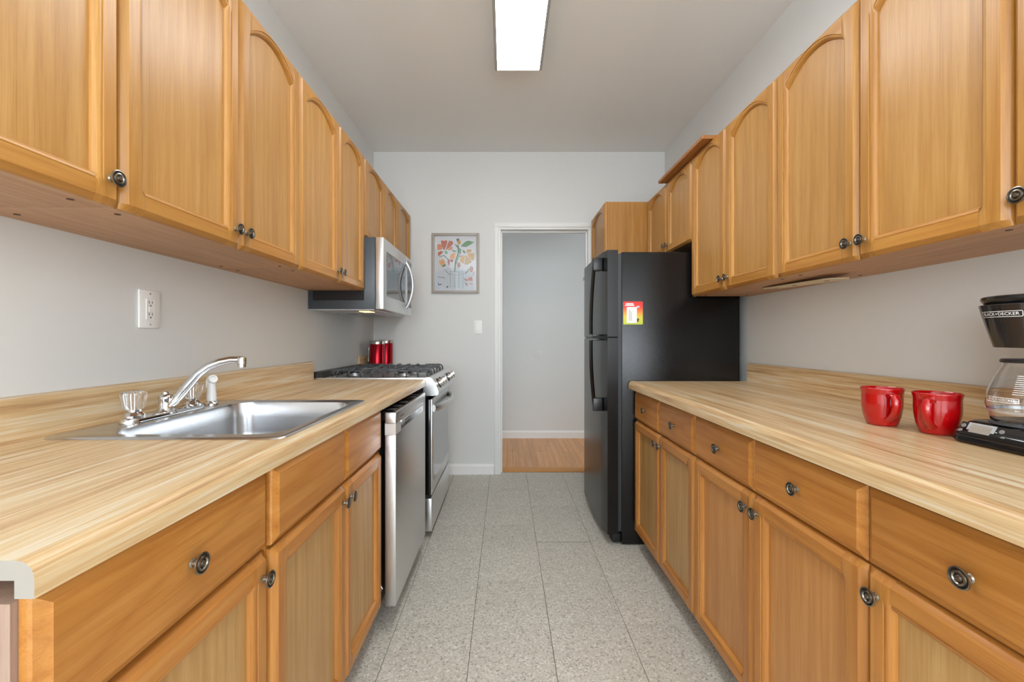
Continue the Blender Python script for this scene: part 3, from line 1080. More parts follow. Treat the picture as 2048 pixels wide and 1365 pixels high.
    poly('gold', [(800, 500), (930, 488), (925, 600), (900, 640), (830, 570)])
    poly('gold2', [(770, 530), (830, 580), (885, 660), (800, 710), (745, 705)])
    poly('gold', [(755, 530), (735, 690), (690, 670), (650, 620), (690, 570)])
    poly('rust', [(640, 575), (680, 540), (735, 525), (690, 560)])
    poly('dgreen', [(705, 430), (750, 445), (770, 500), (735, 495), (715, 470)])
    # pink flower, lower right
    poly('pink', [(830, 945), (890, 940), (900, 1010), (840, 1015), (800, 985)])
    poly('mauve', [(735, 960), (800, 990), (810, 1020), (750, 1005)])
    poly('mauve', [(745, 1030), (800, 1065), (808, 1115), (770, 1090)])
    poly('pink', [(840, 1035), (900, 1070), (895, 1090), (850, 1070)])
    ell('pink', 880, 800, 30, 55, 20)
    stroke('jard', [(760, 880), (880, 740)], 26)
    for i, yy in enumerate((850, 865, 882)):
        stroke('ink', [(895, yy), (930, yy + (6 if i % 2 else -4))], 5)
    stroke('ink', [(900, 900), (928, 912)], 5)
    b.build('print', mats, r, smooth=False, recalc=False)
    MB().box(x0 + fw - 0.001, x1 - fw + 0.001, yp - 0.0055, yp - 0.0040, z0 + fw - 0.001, z1 - fw + 0.001).build('glass_pane', M['glass'], r, smooth=False)


picture()


# ------------------------------------------------------------------ ceiling lamp
def lamp():
    x0, x1, y0, y1 = -0.060, 0.204, 1.205, 2.425
    r = thing('ceiling_light', 'long white fluorescent ceiling light with a lit prismatic cover', 'ceiling light', ((x0 + x1) / 2, (y0 + y1) / 2, H))
    zb = 2.661
    MB().box(x0 + 0.002, x1 - 0.002, y0 + 0.0022, y1 - 0.0022, H - 0.042, H - 0.0005, 0.003).build('housing', 'white', r)
    MB().box(x0 + 0.013, x1 - 0.013, y0 + 0.004, y1 - 0.004, zb + 0.0009, zb + 0.006, 0.002).build('diffuser', 'diffuser', r)
    for s, xa in ((1, x0), (-1, x1)):
        MB().prism([(xa, zb + 0.004), (xa + s * 0.0150, zb - 0.001), (xa + s * 0.0150, zb + 0.0002), (xa + s * 0.0125, zb + 0.0008), (xa + s * 0.0125, zb + 0.0345), (xa + s * 0.004, zb + 0.0345)], 1, y0, y1).build('side_strip', 'lamp_side', r)
    for y in (y0, y1):
        MB().box(x0 + 0.006, x1 - 0.006, y - 0.002, y + 0.002, zb + 0.006, zb + 0.040).build('end_cap', 'white', r, smooth=False)


lamp()


# ------------------------------------------------------------------ dishwasher
def dishwasher():
    y0, y1 = 1.697, 2.320
    r = thing('dishwasher', 'stainless steel dishwasher with a pocket handle standing proud under the left counter', 'dishwasher', (-0.75, (y0 + y1) / 2, 0))
    MB().box(XL + 0.03, -0.500, y0 + 0.004, y1 - 0.004, 0.090, 0.868).build('tub_body', 'black_matte', r, smooth=False)
    for y in (y0 + 0.05, y1 - 0.05):
        MB().lathe([(0.015, 0), (0.015, 0.01), (0.006, 0.012), (0.006, 0.091)], (-0.60, y, 0), (0, 0, 1), 12).build('foot', 'black_satin', r)
    xf, xb = -0.433, -0.476
    zb, zt = 0.092, 0.858
    zh0, zh1 = 0.772, 0.812         # handle pocket
    ha, hb = y0 + 0.085, y1 - 0.060
    b = MB()
    # front skin pieces around the pocket
    b.box(xb, xf, y0, y1, zb, zh0, 0.0025)
    b.box(xb, xf, y0, ha, zh0 - 0.004, zh1 + 0.004)
    b.box(xb, xf, hb, y1, zh0 - 0.004, zh1 + 0.004)
    b.box(xb, xf, y0, y1, zh1, zt, 0.0025)
    b.box(xb, xf - 0.026, ha, hb, zh0, zh1)
    dr = b.build('door', 'steel', r)
    ym = (ha + hb) / 2
    MB().prism([(xf - 0.026, zh1 + 0.001), (xf + 0.004, zh1 + 0.001), (xf + 0.004, zh1 - 0.006), (xf - 0.006, zh1 - 0.008), (xf - 0.020, zh1 - 0.004)], 1, ha, hb).build('handle_lip', 'steel_y', dr)
    MB().loft([[(xf - 0.026, ym - 0.06, zh0 + 0.004), (xf - 0.026, ym + 0.06, zh0 + 0.004), (xf - 0.026, ym + 0.06, zh1 - 0.006), (xf - 0.026, ym - 0.06, zh1 - 0.006)],
               [(xf - 0.0255, ym - 0.055, zh0 + 0.008), (xf - 0.0255, ym + 0.055, zh0 + 0.008), (xf - 0.0255, ym + 0.055, zh1 - 0.010), (xf - 0.0255, ym - 0.055, zh1 - 0.010)]]).build('latch_recess', 'gasket', dr)
    MB().box(xf - 0.0005, xf + 0.0006, y0 + 0.075, y0 + 0.135, 0.829, 0.832).build('badge', 'gasket', dr, smooth=False)
    # black control strip behind the top edge
    MB().box(xb - 0.020, xf - 0.004, y0 + 0.006, y1 - 0.006, zt - 0.03, zt + 0.003).build('control_strip', 'black_gloss', r, smooth=False)
    for i, yy in enumerate((y0 + 0.05, y0 + 0.14, y0 + 0.25, y0 + 0.42, y0 + 0.50)):
        MB().box(xb - 0.008, xf - 0.014, yy, yy + 0.035, zt + 0.003, zt + 0.0045, 0.0005, 1).build('control_key', 'gasket', r)
    MB().box(-0.56, -0.545, y0 + 0.01, y1 - 0.01, 0.012, 0.085).build('kick_plate', 'black_matte', r, smooth=False)
    hg = [(-0.497, y0 + 0.0035, 0.14), (-0.487, y0 + 0.0035, 0.16), (-0.497, y0 + 0.0035, 0.18)]
    MB().tube(hg, 0.003, 8).build('hinge', 'chrome', r)


dishwasher()


# ------------------------------------------------------------------ gas range
def gas_range():
    y0, y1 = 2.478, 3.236
    xf = -0.425
    r = thing('gas_range', 'stainless steel gas range with black grates between the dishwasher and back wall', 'stove', (-0.77, (y0 + y1) / 2, 0))
    MB().box(XL + 0.012, -0.470, y0 + 0.002, y1 - 0.002, 0.03, 0.905).build('body', 'black_satin', r, smooth=False)
    for y in (y0 + 0.05, y1 - 0.05):
        for x in (-1.05, -0.52):
            MB().lathe([(0.02, 0), (0.02, 0.012), (0.008, 0.015), (0.008, 0.031)], (x, y, 0), (0, 0, 1), 12).build('foot', 'black_satin', r)
    ct = MB().box(XL + 0.012, -0.435, y0, y1, 0.905, 0.926, 0.004).build('cooktop', 'steel_y', r)
    # rear trim
    MB().prism([(XL + 0.012, 0.9265), (XL + 0.075, 0.9265), (XL + 0.050, 0.957), (XL + 0.020, 0.960), (XL + 0.012, 0.955)], 1, y0, y1).build('rear_vent_trim', 'black_satin', r)
    # burners
    for (bx, by, br) in ((-0.93, y0 + 0.18, 0.038), (-0.93, y1 - 0.18, 0.034), (-0.62, y0 + 0.18, 0.045), (-0.62, y1 - 0.18, 0.042)):
        bo = MB().lathe([(br + 0.012, 0.0), (br + 0.010, 0.008), (br, 0.010), (br, 0.014), (0, 0.014)], (bx, by, 0.926), (0, 0, 1), 20).build('burner', 'alu', r)
        MB().lathe([(br * 0.85, 0.014), (br * 0.85, 0.020), (br * 0.7, 0.023), (0, 0.0235)], (bx, by, 0.926), (0, 0, 1), 20).build('burner_cap', 'black_satin', bo)
    # two continuous grates, fingers curved down at the ends
    xa, xb = -1.015, -0.475
    zt = 0.962
    for (ya, yb) in ((y0 + 0.022, (y0 + y1) / 2 - 0.004), ((y0 + y1) / 2 + 0.004, y1 - 0.022)):
        b = MB()
        n = 8
        for i in range(n):
            x = xa + 0.035 + (xb - xa - 0.07) * i / (n - 1)
            b.tube([(x, ya + 0.004, 0.9265), (x, ya + 0.002, 0.945), (x, ya + 0.010, zt - 0.006), (x, ya + 0.026, zt), (x, ya + 0.11, zt + 0.002)], [0.006, 0.006, 0.0058, 0.0055, 0.004], 6)
            b.tube([(x, yb - 0.004, 0.9265), (x, yb - 0.002, 0.945), (x, yb - 0.010, zt - 0.006), (x, yb - 0.026, zt), (x, yb - 0.11, zt + 0.002)], [0.006, 0.006, 0.0058, 0.0055, 0.004], 6)
        ym = (ya + yb) / 2
        b.box(xa, xb, ya + 0.105, ya + 0.117, zt - 0.012, zt - 0.001)
        b.box(xa, xb, yb - 0.117, yb - 0.105, zt - 0.012, zt - 0.001)
        for cx in (-0.93, -0.62):
            for ang in (35, 145):
                dx, dy = 0.15 * cos(radians(ang)), 0.15 * sin(radians(ang))
                b.tube([(cx - dx, ym - dy, zt - 0.004), (cx, ym, zt + 0.001), (cx + dx, ym + dy, zt - 0.004)], 0.0048, 6)
        for xe, sg in ((xb, 1), (xa, -1)):
            for yy in (ya + 0.05, ya + 0.15, ym + 0.02, yb - 0.15, yb - 0.05):
                b.tube([(xe + sg * 0.012, yy, 0.9265), (xe + sg * 0.012, yy, 0.942), (xe + sg * 0.004, yy, zt - 0.005), (xe - sg * 0.012, yy, zt), (xe - sg * 0.09, yy, zt + 0.001)], [0.006, 0.006, 0.0058, 0.0055, 0.0042], 6)
        b.build('grate', 'grate', r)
    # control panel: bowed profile in (x, z)
    P = [(-0.474, 0.822), (-0.474, 0.915), (-0.455, 0.9275), (-0.438, 0.928), (-0.424, 0.921), (-0.408, 0.900), (-0.394, 0.872), (-0.386, 0.846), (-0.385, 0.832), (-0.392, 0.824), (-0.42, 0.820)]
    cp = MB().prism(P, 1, y0 - 0.001, y1 + 0.001).build('control_panel', 'steel_y', r)
    nrm = Vector((0.90, 0, 0.44)).normalized()
    c0 = Vector((-0.402, 0, 0.884))
    for ky in (2.585, 2.685, 2.985, 3.085):
        MB().lathe([(0.030, -0.001), (0.030, 0.004), (0.026, 0.006), (0.0, 0.006)], (c0.x, ky, c0.z), nrm, 28).build('knob_skirt', 'black_satin', cp)
        k = MB().lathe([(0.0245, 0.005), (0.0250, 0.008), (0.0240, 0.032), (0.022, 0.036), (0.0, 0.037)], (c0.x, ky, c0.z), nrm, 28).build('knob', 'chrome', cp)
        g = c0 + nrm * 0.036
        MB().box(g.x - 0.006, g.x + 0.004, ky - 0.003, ky + 0.003, g.z - 0.018, g.z + 0.018, 0.002, 1).build('grip', 'steel_y', cp)
    # oven door
    dz0, dz1 = 0.245, 0.800
    d = MB().box(-0.434, xf, y0 + 0.003, y1 - 0.003, dz0, dz1, 0.003).build('oven_door', 'steel', r)
    MB().box(-0.468, -0.4345, y0 + 0.004, y1 - 0.004, dz0 + 0.002, dz1 - 0.002, 0.002).build('door_core', 'black_gloss', d)
    MB().box(-0.452, -0.447, y0 + 0.0025, y0 + 0.0045, dz0 + 0.2, dz1 - 0.01).build('door_edge', 'chrome', d, smooth=False)
    MB().box(xf - 0.002, xf + 0.0012, y0 + 0.055, y1 - 0.035, 0.315, 0.715, 0.0005, 1).build('door_glass', 'oven_glass', d)
    hz = 0.742
    pts, rad = [], []
    ha, hb = y0 + 0.045, y1 - 0.045
    for i in range(17):
        t = i / 16
        bow = sin(pi * t) ** 0.7 * 0.056
        pts.append((xf + 0.004 + bow, ha + (hb - ha) * t, hz))
        rad.append(0.0135)
    MB().tube(pts, rad, 12, flat=1.6).build('handle', 'steel_y', d)
    # storage drawer
    dr = MB().box(-0.466, xf - 0.001, y0 + 0.003, y1 - 0.003, 0.036, 0.226, 0.004).build('storage_drawer', 'steel', r)
    MB().box(-0.468, -0.44, y0 + 0.01, y1 - 0.01, 0.2265, 0.2445).build('gap_strip', 'black_matte', r, smooth=False)


gas_range()


# ------------------------------------------------------------------ microwave
def microwave():
    y0, y1, z0, z1 = 2.432, 3.160, 1.312, 1.7265
    r = thing('microwave', 'stainless steel over-the-range microwave hanging under the short cabinet', 'microwave', (-0.9, (y0 + y1) / 2, z0))
    MB().box(XL + 0.004, -0.738, y0, y1, z0 + 0.006, z1, 0.003).build('casing', 'charcoal', r)
    MB().box(XL + 0.03, -0.80, y0 - 0.0015, y0 + 0.001, z0 + 0.055, z1 - 0.02, 0.001, 1).build('side_panel', 'black_satin', r)
    MB().box(XL + 0.006, -0.742, y0 + 0.004, y1 - 0.004, z0, z0 + 0.007, 0.001, 1).build('underside', 'silver', r)
    MB().box(-0.86, -0.80, y0 + 0.09, y0 + 0.20, z0 - 0.0025, z0 + 0.001, 0.001, 1).build('lamp_lens', 'bulb', r)
    for y in (y0 + 0.25, y0 + 0.50):
        MB().box(-1.02, -0.84, y, y + 0.17, z0 - 0.002, z0 + 0.001).build('grease_filter', 'alu', r, smooth=False)
    xa, xf = -0.737, -0.690
    yd = y1 - 0.150
    d = MB().box(xa, xf, y0, yd, z0 + 0.004, z1, 0.006).build('door', 'steel', r)
    MB().box(xf - 0.003, xf + 0.001, y0 + 0.060, yd - 0.060, z0 + 0.085, z1 - 0.070, 0.0005, 1).build('window', 'mw_glass', d)
    cp = MB().box(xa, xf, yd + 0.002, y1, z0 + 0.004, z1, 0.006).build('control_panel', 'steel', r)
    MB().box(xf - 0.003, xf + 0.001, yd + 0.014, y1 - 0.014, z0 + 0.06, z1 - 0.03, 0.0005, 1).build('key_pad', 'black_gloss', cp)
    pts = []
    ha = yd - 0.028
    for i in range(17):
        t = i / 16
        pts.append((xf + 0.001 + 0.046 * sin(pi * t) ** 0.8, ha, z0 + 0.05 + (z1 - z0 - 0.10) * t))
    MB().tube(pts, 0.0115, 12, flat=1.3, up=(0, 1, 0)).build('handle', 'silver', d)


microwave()


# ------------------------------------------------------------------ fridge
def fridge():
    y0, y1 = 2.392, 3.105
    r = thing('refrigerator', 'black top-freezer refrigerator with curved handles beside the right counter', 'refrigerator', (0.93, (y0 + y1) / 2, 0))
    MB().box(0.646, 1.305, y0, y1, 0.004, 1.634, 0.006).build('cabinet', 'black_peb', r)
    MB().box(0.628, 0.646, y0 + 0.006, y1 - 0.006, 0.075, 1.625).build('gasket', 'gasket', r, smooth=False)
    MB().box(0.600, 0.645, y0 + 0.02, y1 - 0.02, 0.008, 0.055, 0.003).build('toe_grille', 'black_matte', r)
    zs = 1.158
    for nm, z0, z1 in (('freezer_door', zs + 0.004, 1.645), ('fresh_food_door', 0.060, zs - 0.004)):
        # door with a gently bowed front
        rows = []
        N = 10
        poly = [(0.627, y0 + 0.002), (0.627, y1 - 0.002)]
        front = []
        for i in range(N + 1):
            t = i / N
            y = y1 - 0.002 - (y1 - y0 - 0.004) * t
            e = min(t, 1 - t)
            x = 0.558 - 0.006 * sin(pi * t) + (0.010 if e == 0 else 0.0)
            front.append((x, y))
        poly += front
        d = MB().prism(poly, 2, z0, z1).build(nm, 'black_peb', r, angle=50)
        hy = y0 + 0.075
        xs = 0.553
        if nm == 'freezer_door':
            a, b_ = 1.615, zs + 0.012
        else:
            a, b_ = 0.735, zs - 0.012
        sg = -1 if a > b_ else 1
        L = abs(a - b_)
        # block at the far end, bowed bar, short return at the split
        MB().box(xs - 0.052, xs + 0.002, hy - 0.012, hy + 0.026, min(a, a + sg * 0.075), max(a, a + sg * 0.075), 0.005).build('handle_block', 'black_satin', d)
        pts, rad = [], []
        for i in range(13):
            t = i / 12
            bow = 0.018 * sin(pi * (0.12 + 0.55 * t))
            pts.append((xs - 0.034 - bow - (0.012 * t), hy + 0.006, a + sg * (0.02 + (L - 0.025) * t)))
            rad.append(0.0105)
        MB().tube(pts, rad, 8, flat=1.3, up=(0, 1, 0)).build('handle', 'black_gloss', d)
        zz = b_
        MB().box(xs - 0.056, xs + 0.002, hy - 0.007, hy + 0.020, zz - 0.006, zz + 0.006, 0.003).build('handle_return', 'black_gloss', d)
        if nm == 'freezer_door':
            MB().lathe([(0.014, 0), (0.014, 0.002), (0.012, 0.003), (0.0115, 0.002), (0, 0.002)], (0.5555, y1 - 0.055, 1.575), (-1, 0, 0), 20).build('badge', 'silver', d)
    MB().box(0.575, 0.630, y1 - 0.05, y1 - 0.005, zs - 0.0035, zs + 0.0035).build('hinge', 'silver', r, smooth=False)
    MB().box(0.575, 0.640, y1 - 0.05, y1 - 0.005, 1.6455, 1.656, 0.003).build('hinge_cover', 'black_satin', r)
    # printed magnet with a notepad on the side
    S = y0 / F_PX
    x0, x1 = (1246.5 - VPX) * S, (1285.5 - VPX) * S
    z1, z0 = CAM_H + (VPY - 603.5) * S, CAM_H + (VPY - 649.5) * S
    mg = thing('fridge_magnet', 'red to yellow-green magnet card with a white notepad on the fridge side', 'magnet', ((x0 + x1) / 2, y0, z0))
    k = NT('magnet_print')
    tc = k.n('ShaderNodeTexCoord')
    sp = k.n('ShaderNodeSeparateXYZ')
    k.l(tc.outputs['Generated'], sp.inputs[0])
    k.set(color=k.ramp(sp.outputs[2], [(0.0, rgb(190, 206, 60)), (0.30, rgb(214, 204, 70)), (0.55, rgb(236, 140, 64)), (0.75, rgb(236, 66, 56)), (1.0, rgb(232, 48, 48))]), rough=0.35)
    MB().prism([(x0 + 0.003, z0), (x1 - 0.003, z0), (x1, z0 + 0.003), (x1, z1 - 0.003), (x1 - 0.003, z1), (x0 + 0.003, z1), (x0, z1 - 0.003), (x0, z0 + 0.003)], 1, y0 - 0.0018, y0 - 0.0002).build('card', k.m, mg, smooth=False)
    w, h = x1 - x0, z1 - z0
    MB().box(x0 + w * 0.17, x0 + w * 0.69, y0 - 0.005, y0 - 0.0018, z0 + h * 0.06, z0 + h * 0.76, 0.0008, 1).build('notepad', 'print_white', mg)
    b = MB()
    for (a, c, zz, t) in ((0.13, 0.52, 0.90, 0.05), (0.09, 0.56, 0.835, 0.045)):
        b.box(x0 + w * a, x0 + w * c, y0 - 0.0021, y0 - 0.0017, z0 + h * (zz - t / 2), z0 + h * (zz + t / 2))
    b.build('lettering_bars', 'print_white', mg, smooth=False)
    b = MB()
    for i in range(3):
        b.box(x0 + w * (0.28 + 0.06 * i), x0 + w * (0.30 + 0.06 * i), y0 - 0.0053, y0 - 0.0049, z0 + h * 0.16, z0 + h * (0.66 - 0.05 * i))
    b.build('scribbles', 'lcd', mg, smooth=False)
    MB().prism([(x0 + w * 0.66, z0 + h * 0.80), (x0 + w * 0.80, z0 + h * 0.82), (x0 + w * 0.86, z0 + h * 0.76), (x0 + w * 0.72, z0 + h * 0.71)], 1, y0 - 0.0022, y0 - 0.0017).build('print_patch', 'silver', mg, smooth=False)
    MB().prism([(x0 + w * 0.70, z0 + h * 0.28), (x0 + w * 0.82, z0 + h * 0.24), (x0 + w * 0.76, z0 + h * 0.10), (x0 + w * 0.69, z0 + h * 0.12)], 1, y0 - 0.0022, y0 - 0.0017).build('print_patch', 'toe', mg, smooth=False)


fridge()


# ------------------------------------------------------------------ canisters on the corner counter
def canister(x, y, rr, hgt, label, clasp):
    z = CZ + 0.0005
    r = thing('canister', label, 'canister', (x, y, z), 'red canisters in the far corner')
    MB().lathe([(rr - 0.003, 0.0), (rr, 0.003), (rr, hgt - 0.026), (rr - 0.001, hgt - 0.024), (0, hgt - 0.024)], (x, y, z), (0, 0, 1), 36).build('body', 'red_metal', r)
    MB().lathe([(rr + 0.0015, hgt - 0.026), (rr + 0.002, hgt - 0.004), (rr, hgt), (rr - 0.006, hgt + 0.001), (0, hgt + 0.001)], (x, y, z), (0, 0, 1), 36).build('lid', 'lid', r)
    if clasp:
        d = Vector((-0.86, -0.50, 0)).normalized()
        p = Vector((x, y, z)) + d * (rr + 0.004)
        MB().tube([p + Vector((0, 0, hgt - 0.05)), p + d * 0.004 + Vector((0, 0, hgt - 0.07)), p + d * 0.007 + Vector((0, 0, hgt - 0.16)), p + Vector((0, 0, hgt - 0.17))], 0.003, 8).build('clasp', 'lid', r)


canister(-1.012, 3.395, 0.058, 0.216, 'front red metal canister with a steel lid in the far corner', True)
canister(-0.985, 3.540, 0.056, 0.222, 'rear red metal canister half hidden behind the front one', False)


# ------------------------------------------------------------------ mugs
def mug(x, y, ang, label):
    z = 0.9163
    r = thing('mug', label, 'mug', (x, y, z), 'red mugs on the right counter')
    prof = [(0.0, 0.003), (0.026, 0.003), (0.028, 0.0), (0.0325, 0.001), (0.0345, 0.006), (0.0385, 0.020)]
    for i in range(24):
        t = i / 23
        h = 0.022 + 0.064 * t
        rr = 0.0390 + 0.0048 * sin(pi * 0.5 * min(1, t * 1.5)) + (0.0006 if i % 2 else 0)
        prof.append((rr, h))
    prof += [(0.0450, 0.091), (0.0468, 0.098), (0.0470, 0.1000), (0.0458, 0.1010), (0.0440, 0.0990), (0.0405, 0.086), (0.0385, 0.05), (0.034, 0.016), (0.02, 0.008), (0.0, 0.007)]
    MB().lathe(prof, (x, y, z), (0, 0, 1), 48).build('cup', 'red', r, angle=60)
    a = Vector((cos(ang), sin(ang), 0))
    c = Vector((x, y, z))
    key = [(0.040, 0.083), (0.052, 0.086), (0.064, 0.083), (0.071, 0.072), (0.072, 0.058), (0.066, 0.044), (0.054, 0.031), (0.042, 0.024), (0.036, 0.020)]
    MB().tube([c + a * q + Vector((0, 0, h)) for q, h in key], [0.0085, 0.0078, 0.0074, 0.0072, 0.0070, 0.0068, 0.0068, 0.0072, 0.0085], 14, flat=1.35, up=(-a.y, a.x, 0)).build('handle', 'red', r)


mug(1.026, 1.172, atan2(-0.93, -0.30), 'red glazed mug farther from the coffee maker, handle turned right')
mug(1.066, 1.062, atan2(-0.49, -0.867), 'red glazed mug next to the coffee maker, handle facing the viewer')


# ------------------------------------------------------------------ coffee maker
def coffee_maker():
    z0 = 0.9163
    cx, cy = 1.108, 0.905
    r = thing('coffee_maker', 'black drip coffee maker with a glass carafe at the right end of the counter', 'coffee maker', (cx, cy, z0))
    # base with a sloped control face
    b = MB()
    lv = [(0.000, 0.004, 0.03), (0.006, 0.0, 0.03), (0.024, 0.003, 0.03), (0.030, 0.008, 0.03), (0.046, 0.020, 0.035), (0.050, 0.026, 0.035), (0.051, 0.034, 0.035)]
    rows = []
    for h, i, rad in lv:
        rows.append(rrect(1.026 + i, 1.315 - i * 0.2, 0.808 + i * 0.7, 1.004 - i * 0.7, rad, z0 + h, 8))
    b.loft(rows)
    base = b.build('base', 'black_gloss', r)
    MB().lathe([(0.062, 0.0), (0.062, 0.003), (0.0, 0.0032)], (cx, cy, z0 + 0.0508), (0, 0, 1), 36).build('hot_plate', 'charcoal', r)
    # face parts: sloped plane from (x=1.0340,z=.030) to (1.046,z=.046)

    def FP(y, t, off=0.0):
        x = 1.0275 + (1.0455 - 1.0275) * t
        z = z0 + 0.014 + 0.032 * t
        n = Vector((-0.87, 0, 0.49))
        return Vector((x, y, z)) + n * off

    def patch(name, ya, yb, ta, tb, mat, off, th=0.0012):
        lo = [FP(ya, ta, off), FP(yb, ta, off), FP(yb, tb, off), FP(ya, tb, off)]
        hi = [FP(ya, ta, off + th), FP(yb, ta, off + th), FP(yb, tb, off + th), FP(ya, tb, off + th)]
        return MB().loft([lo, hi]).build(name, mat, base)
    patch('control_face', 0.84, 0.982, 0.02, 0.98, 'smoke', -0.004, 0.0052)
    patch('display_frame', 0.912, 0.966, 0.20, 0.98, 'silver', 0.0008)
    patch('display', 0.918, 0.959, 0.32, 0.86, 'lcd', 0.0018)
    for (yy, t) in ((0.900, 0.72), (0.893, 0.34), (0.975, 0.72), (0.976, 0.36)):
        c = FP(yy, t, 0.0010)
        MB().lathe([(0.0048, 0), (0.0048, 0.0014), (0.004, 0.002), (0, 0.002)], c, (-0.87, 0, 0.49), 16).build('button', 'button', base)
    for (ya, yb, t) in ((0.894, 0.905, 0.50), (0.888, 0.900, 0.12), (0.9075, 0.911, 0.62), (0.9035, 0.9075, 0.28)):
        patch('button_caption', ya, yb, t - 0.02, t + 0.02, 'print_white', 0.0012, 0.0003)
    # rear column
    MB().loft([rrect(1.205, 1.315, 0.815, 0.997, 0.02, z0 + h, 6) for h in (0.0505, 0.22)]).build('water_tank', 'smoke', r)
    # brew head: tapered bowl around the carafe axis plus tank cover
    rings = []

    def head(h, rad, back, i=0.0):
        pts = []
        for k in range(25):
            a = pi / 2 + pi * k / 24
            pts.append((cx + rad * cos(a), cy + rad * 1.02 * sin(a), z0 + h))
        pts += [(back, cy - rad * 1.02 - i, z0 + h), (back + 0.012, cy - rad * 0.9, z0 + h), (back + 0.012, cy + rad * 0.9, z0 + h), (back, cy + rad * 1.02 + i, z0 + h)]
        return pts
    MB().loft([head(0.2145, 0.050, 1.29), head(0.2155, 0.054, 1.295), head(0.25, 0.063, 1.30), head(0.285, 0.0715, 1.303), head(0.305, 0.0755, 1.305), head(0.3065, 0.0745, 1.305)]).build('brew_basket', 'smoke', r)
    MB().loft([head(0.3068, 0.066, 1.295), head(0.310, 0.069, 1.298), head(0.318, 0.0735, 1.303), head(0.3235, 0.072, 1.302), head(0.3255, 0.066, 1.298)]).build('lid', 'black_gloss', r)
    # lettering round the front
    vs, fs = text_faces('BLACK+DECKER', 0.0088)

    def wrap(u, v, rad0, hc, slope):
        rad = rad0 + slope * v + 0.0004
        a = pi + u / rad0
        return (cx + rad * cos(a), cy + rad * 1.02 * sin(a), z0 + hc + v)
    b = MB()
    b.add([wrap(p[0], p[1], 0.0716, 0.2855, 0.24) for p in vs], fs)

    def border(b, w, h, t, f):
        n = 14
        for (v0, v1) in ((-h, -h + t), (h - t, h)):
            for i in range(n):
                u0, u1 = -w + 2 * w * i / n, -w + 2 * w * (i + 1) / n
                b.add([f(u0, v0), f(u1, v0), f(u1, v1), f(u0, v1)], [(0, 1, 2, 3)])
        for (u0, u1) in ((-w - t, -w), (w, w + t)):
            b.add([f(u0, -h + t), f(u1, -h + t), f(u1, h - t), f(u0, h - t)], [(0, 1, 2, 3)])
    border(b, 0.0365, 0.0062, 0.0010, lambda u, v: wrap(u, v, 0.0716, 0.2855, 0.24))
    b.build('lettering', 'print_white', r, smooth=False, recalc=False)
    # glass carafe: a thing of its own standing on the plate
    cz = z0 + 0.0542
    cr = thing('carafe', 'clear glass coffee carafe with a black lid on the coffee maker', 'carafe', (cx, cy, cz))
    outer = [(0.0, 0.0), (0.052, 0.0), (0.057, 0.002), (0.0605, 0.007), (0.0615, 0.014), (0.0630, 0.024), (0.0665, 0.030), (0.0678, 0.040), (0.0670, 0.052), (0.0635, 0.070), (0.0570, 0.090), (0.0490, 0.108), (0.0430, 0.120), (0.0405, 0.128)]
    inner = [(0.0390, 0.128), (0.0414, 0.120), (0.0474, 0.108), (0.0552, 0.090), (0.0617, 0.070), (0.0652, 0.052), (0.0660, 0.040), (0.0648, 0.031), (0.0612, 0.024), (0.0597, 0.014), (0.0587, 0.008), (0.054, 0.0035), (0.0, 0.003)]
    MB().lathe(outer + inner, (cx, cy, cz), (0, 0, 1), 48, caps=False).build('jug', 'glass', cr, angle=60)
    MB().lathe([(0.0, 0.1285), (0.0445, 0.1285), (0.0455, 0.131), (0.0455, 0.134), (0.043, 0.1365), (0.0, 0.138)], (cx, cy, cz), (0, 0, 1), 32).build('lid', 'black_satin', cr)
    MB().lathe([(0.0629, 0.0225), (0.0645, 0.0225), (0.0668, 0.0285), (0.0655, 0.029)], (cx, cy, cz), (0, 0, 1), 36, caps=False).build('band', 'silver', cr)
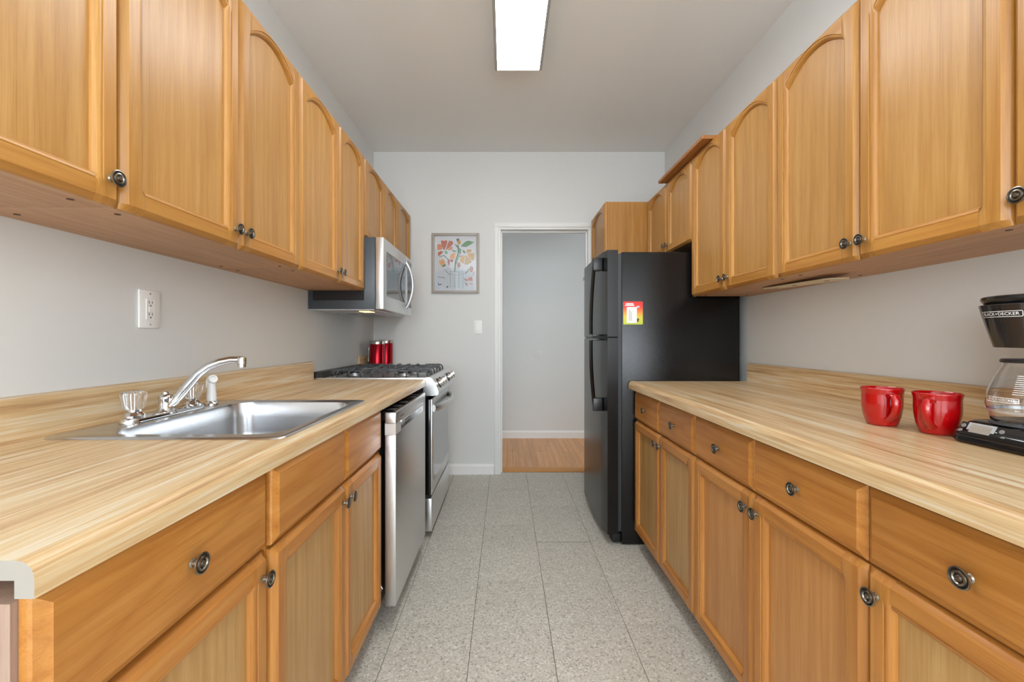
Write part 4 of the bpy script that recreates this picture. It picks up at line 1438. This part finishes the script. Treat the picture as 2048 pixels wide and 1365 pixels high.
    MB().tube([(cx - 0.012, cy - 0.045, cz + 0.130), (cx - 0.020, cy - 0.080, cz + 0.128), (cx - 0.024, cy - 0.096, cz + 0.108), (cx - 0.022, cy - 0.092, cz + 0.060), (cx - 0.018, cy - 0.070, cz + 0.028)], 0.008, 10).build('handle', 'black_satin', cr)
    vs, fs = text_faces('BLACK+DECKER', 0.0068)

    def wrap2(u, v, hc=0.051, rad0=0.0676):
        rad = rad0 - 0.12 * v + 0.0004
        a = pi + u / rad0
        return (cx + rad * cos(a), cy + rad * sin(a), cz + hc + v)
    b = MB()
    b.add([wrap2(p[0], p[1]) for p in vs], fs)
    border(b, 0.0290, 0.0052, 0.0008, lambda u, v: wrap2(u, v))
    # level marks
    for i in range(10):
        h = 0.064 + i * 0.0042
        rad0 = 0.0650 - (h - 0.064) * 0.30
        for j in range(6):
            u0, u1 = 0.018 + j * 0.004, 0.018 + (j + 1) * 0.004
            f = lambda u, v: (cx + (rad0 + 0.0006) * cos(pi + u / rad0), cy + (rad0 + 0.0006) * sin(pi + u / rad0), cz + h + v)
            b.add([f(u0, 0), f(u1, 0), f(u1, 0.0009), f(u0, 0.0009)], [(0, 1, 2, 3)])
    b.build('lettering', 'print_white', cr, smooth=False, recalc=False)


coffee_maker()


# ------------------------------------------------------------------ metal plate under the right wall cabinets
def under_plate():
    # thin cream plate, one end hanging a little away from the cabinet bottom
    root = thing('mounting_plate', 'cream metal mounting plate with holes under the right wall cabinets', 'plate', (1.22, 1.72, RZ0 - 0.01))
    za = RZ0 - 0.002
    b = MB()
    p = [(1.160, 1.560, za - 0.012), (1.215, 1.520, za - 0.014), (1.260, 1.575, za - 0.012), (1.245, 1.955, za - 0.001), (1.185, 1.985, za - 0.001), (1.160, 1.93, za - 0.002)]
    b.loft([[(x, y, z) for x, y, z in p], [(x, y, z + 0.002) for x, y, z in p]])
    b.build('plate', 'cream', root)
    for (x, y, z) in ((1.21, 1.62, za - 0.0112), (1.21, 1.80, za - 0.0062), (1.21, 1.92, za - 0.0022)):
        MB().lathe([(0.009, 0), (0.009, 0.0008), (0, 0.0009)], (x, y, z), (0, 0.03, -1), 14).build('hole', 'button', root)


under_plate()
bpy.context.view_layer.update()
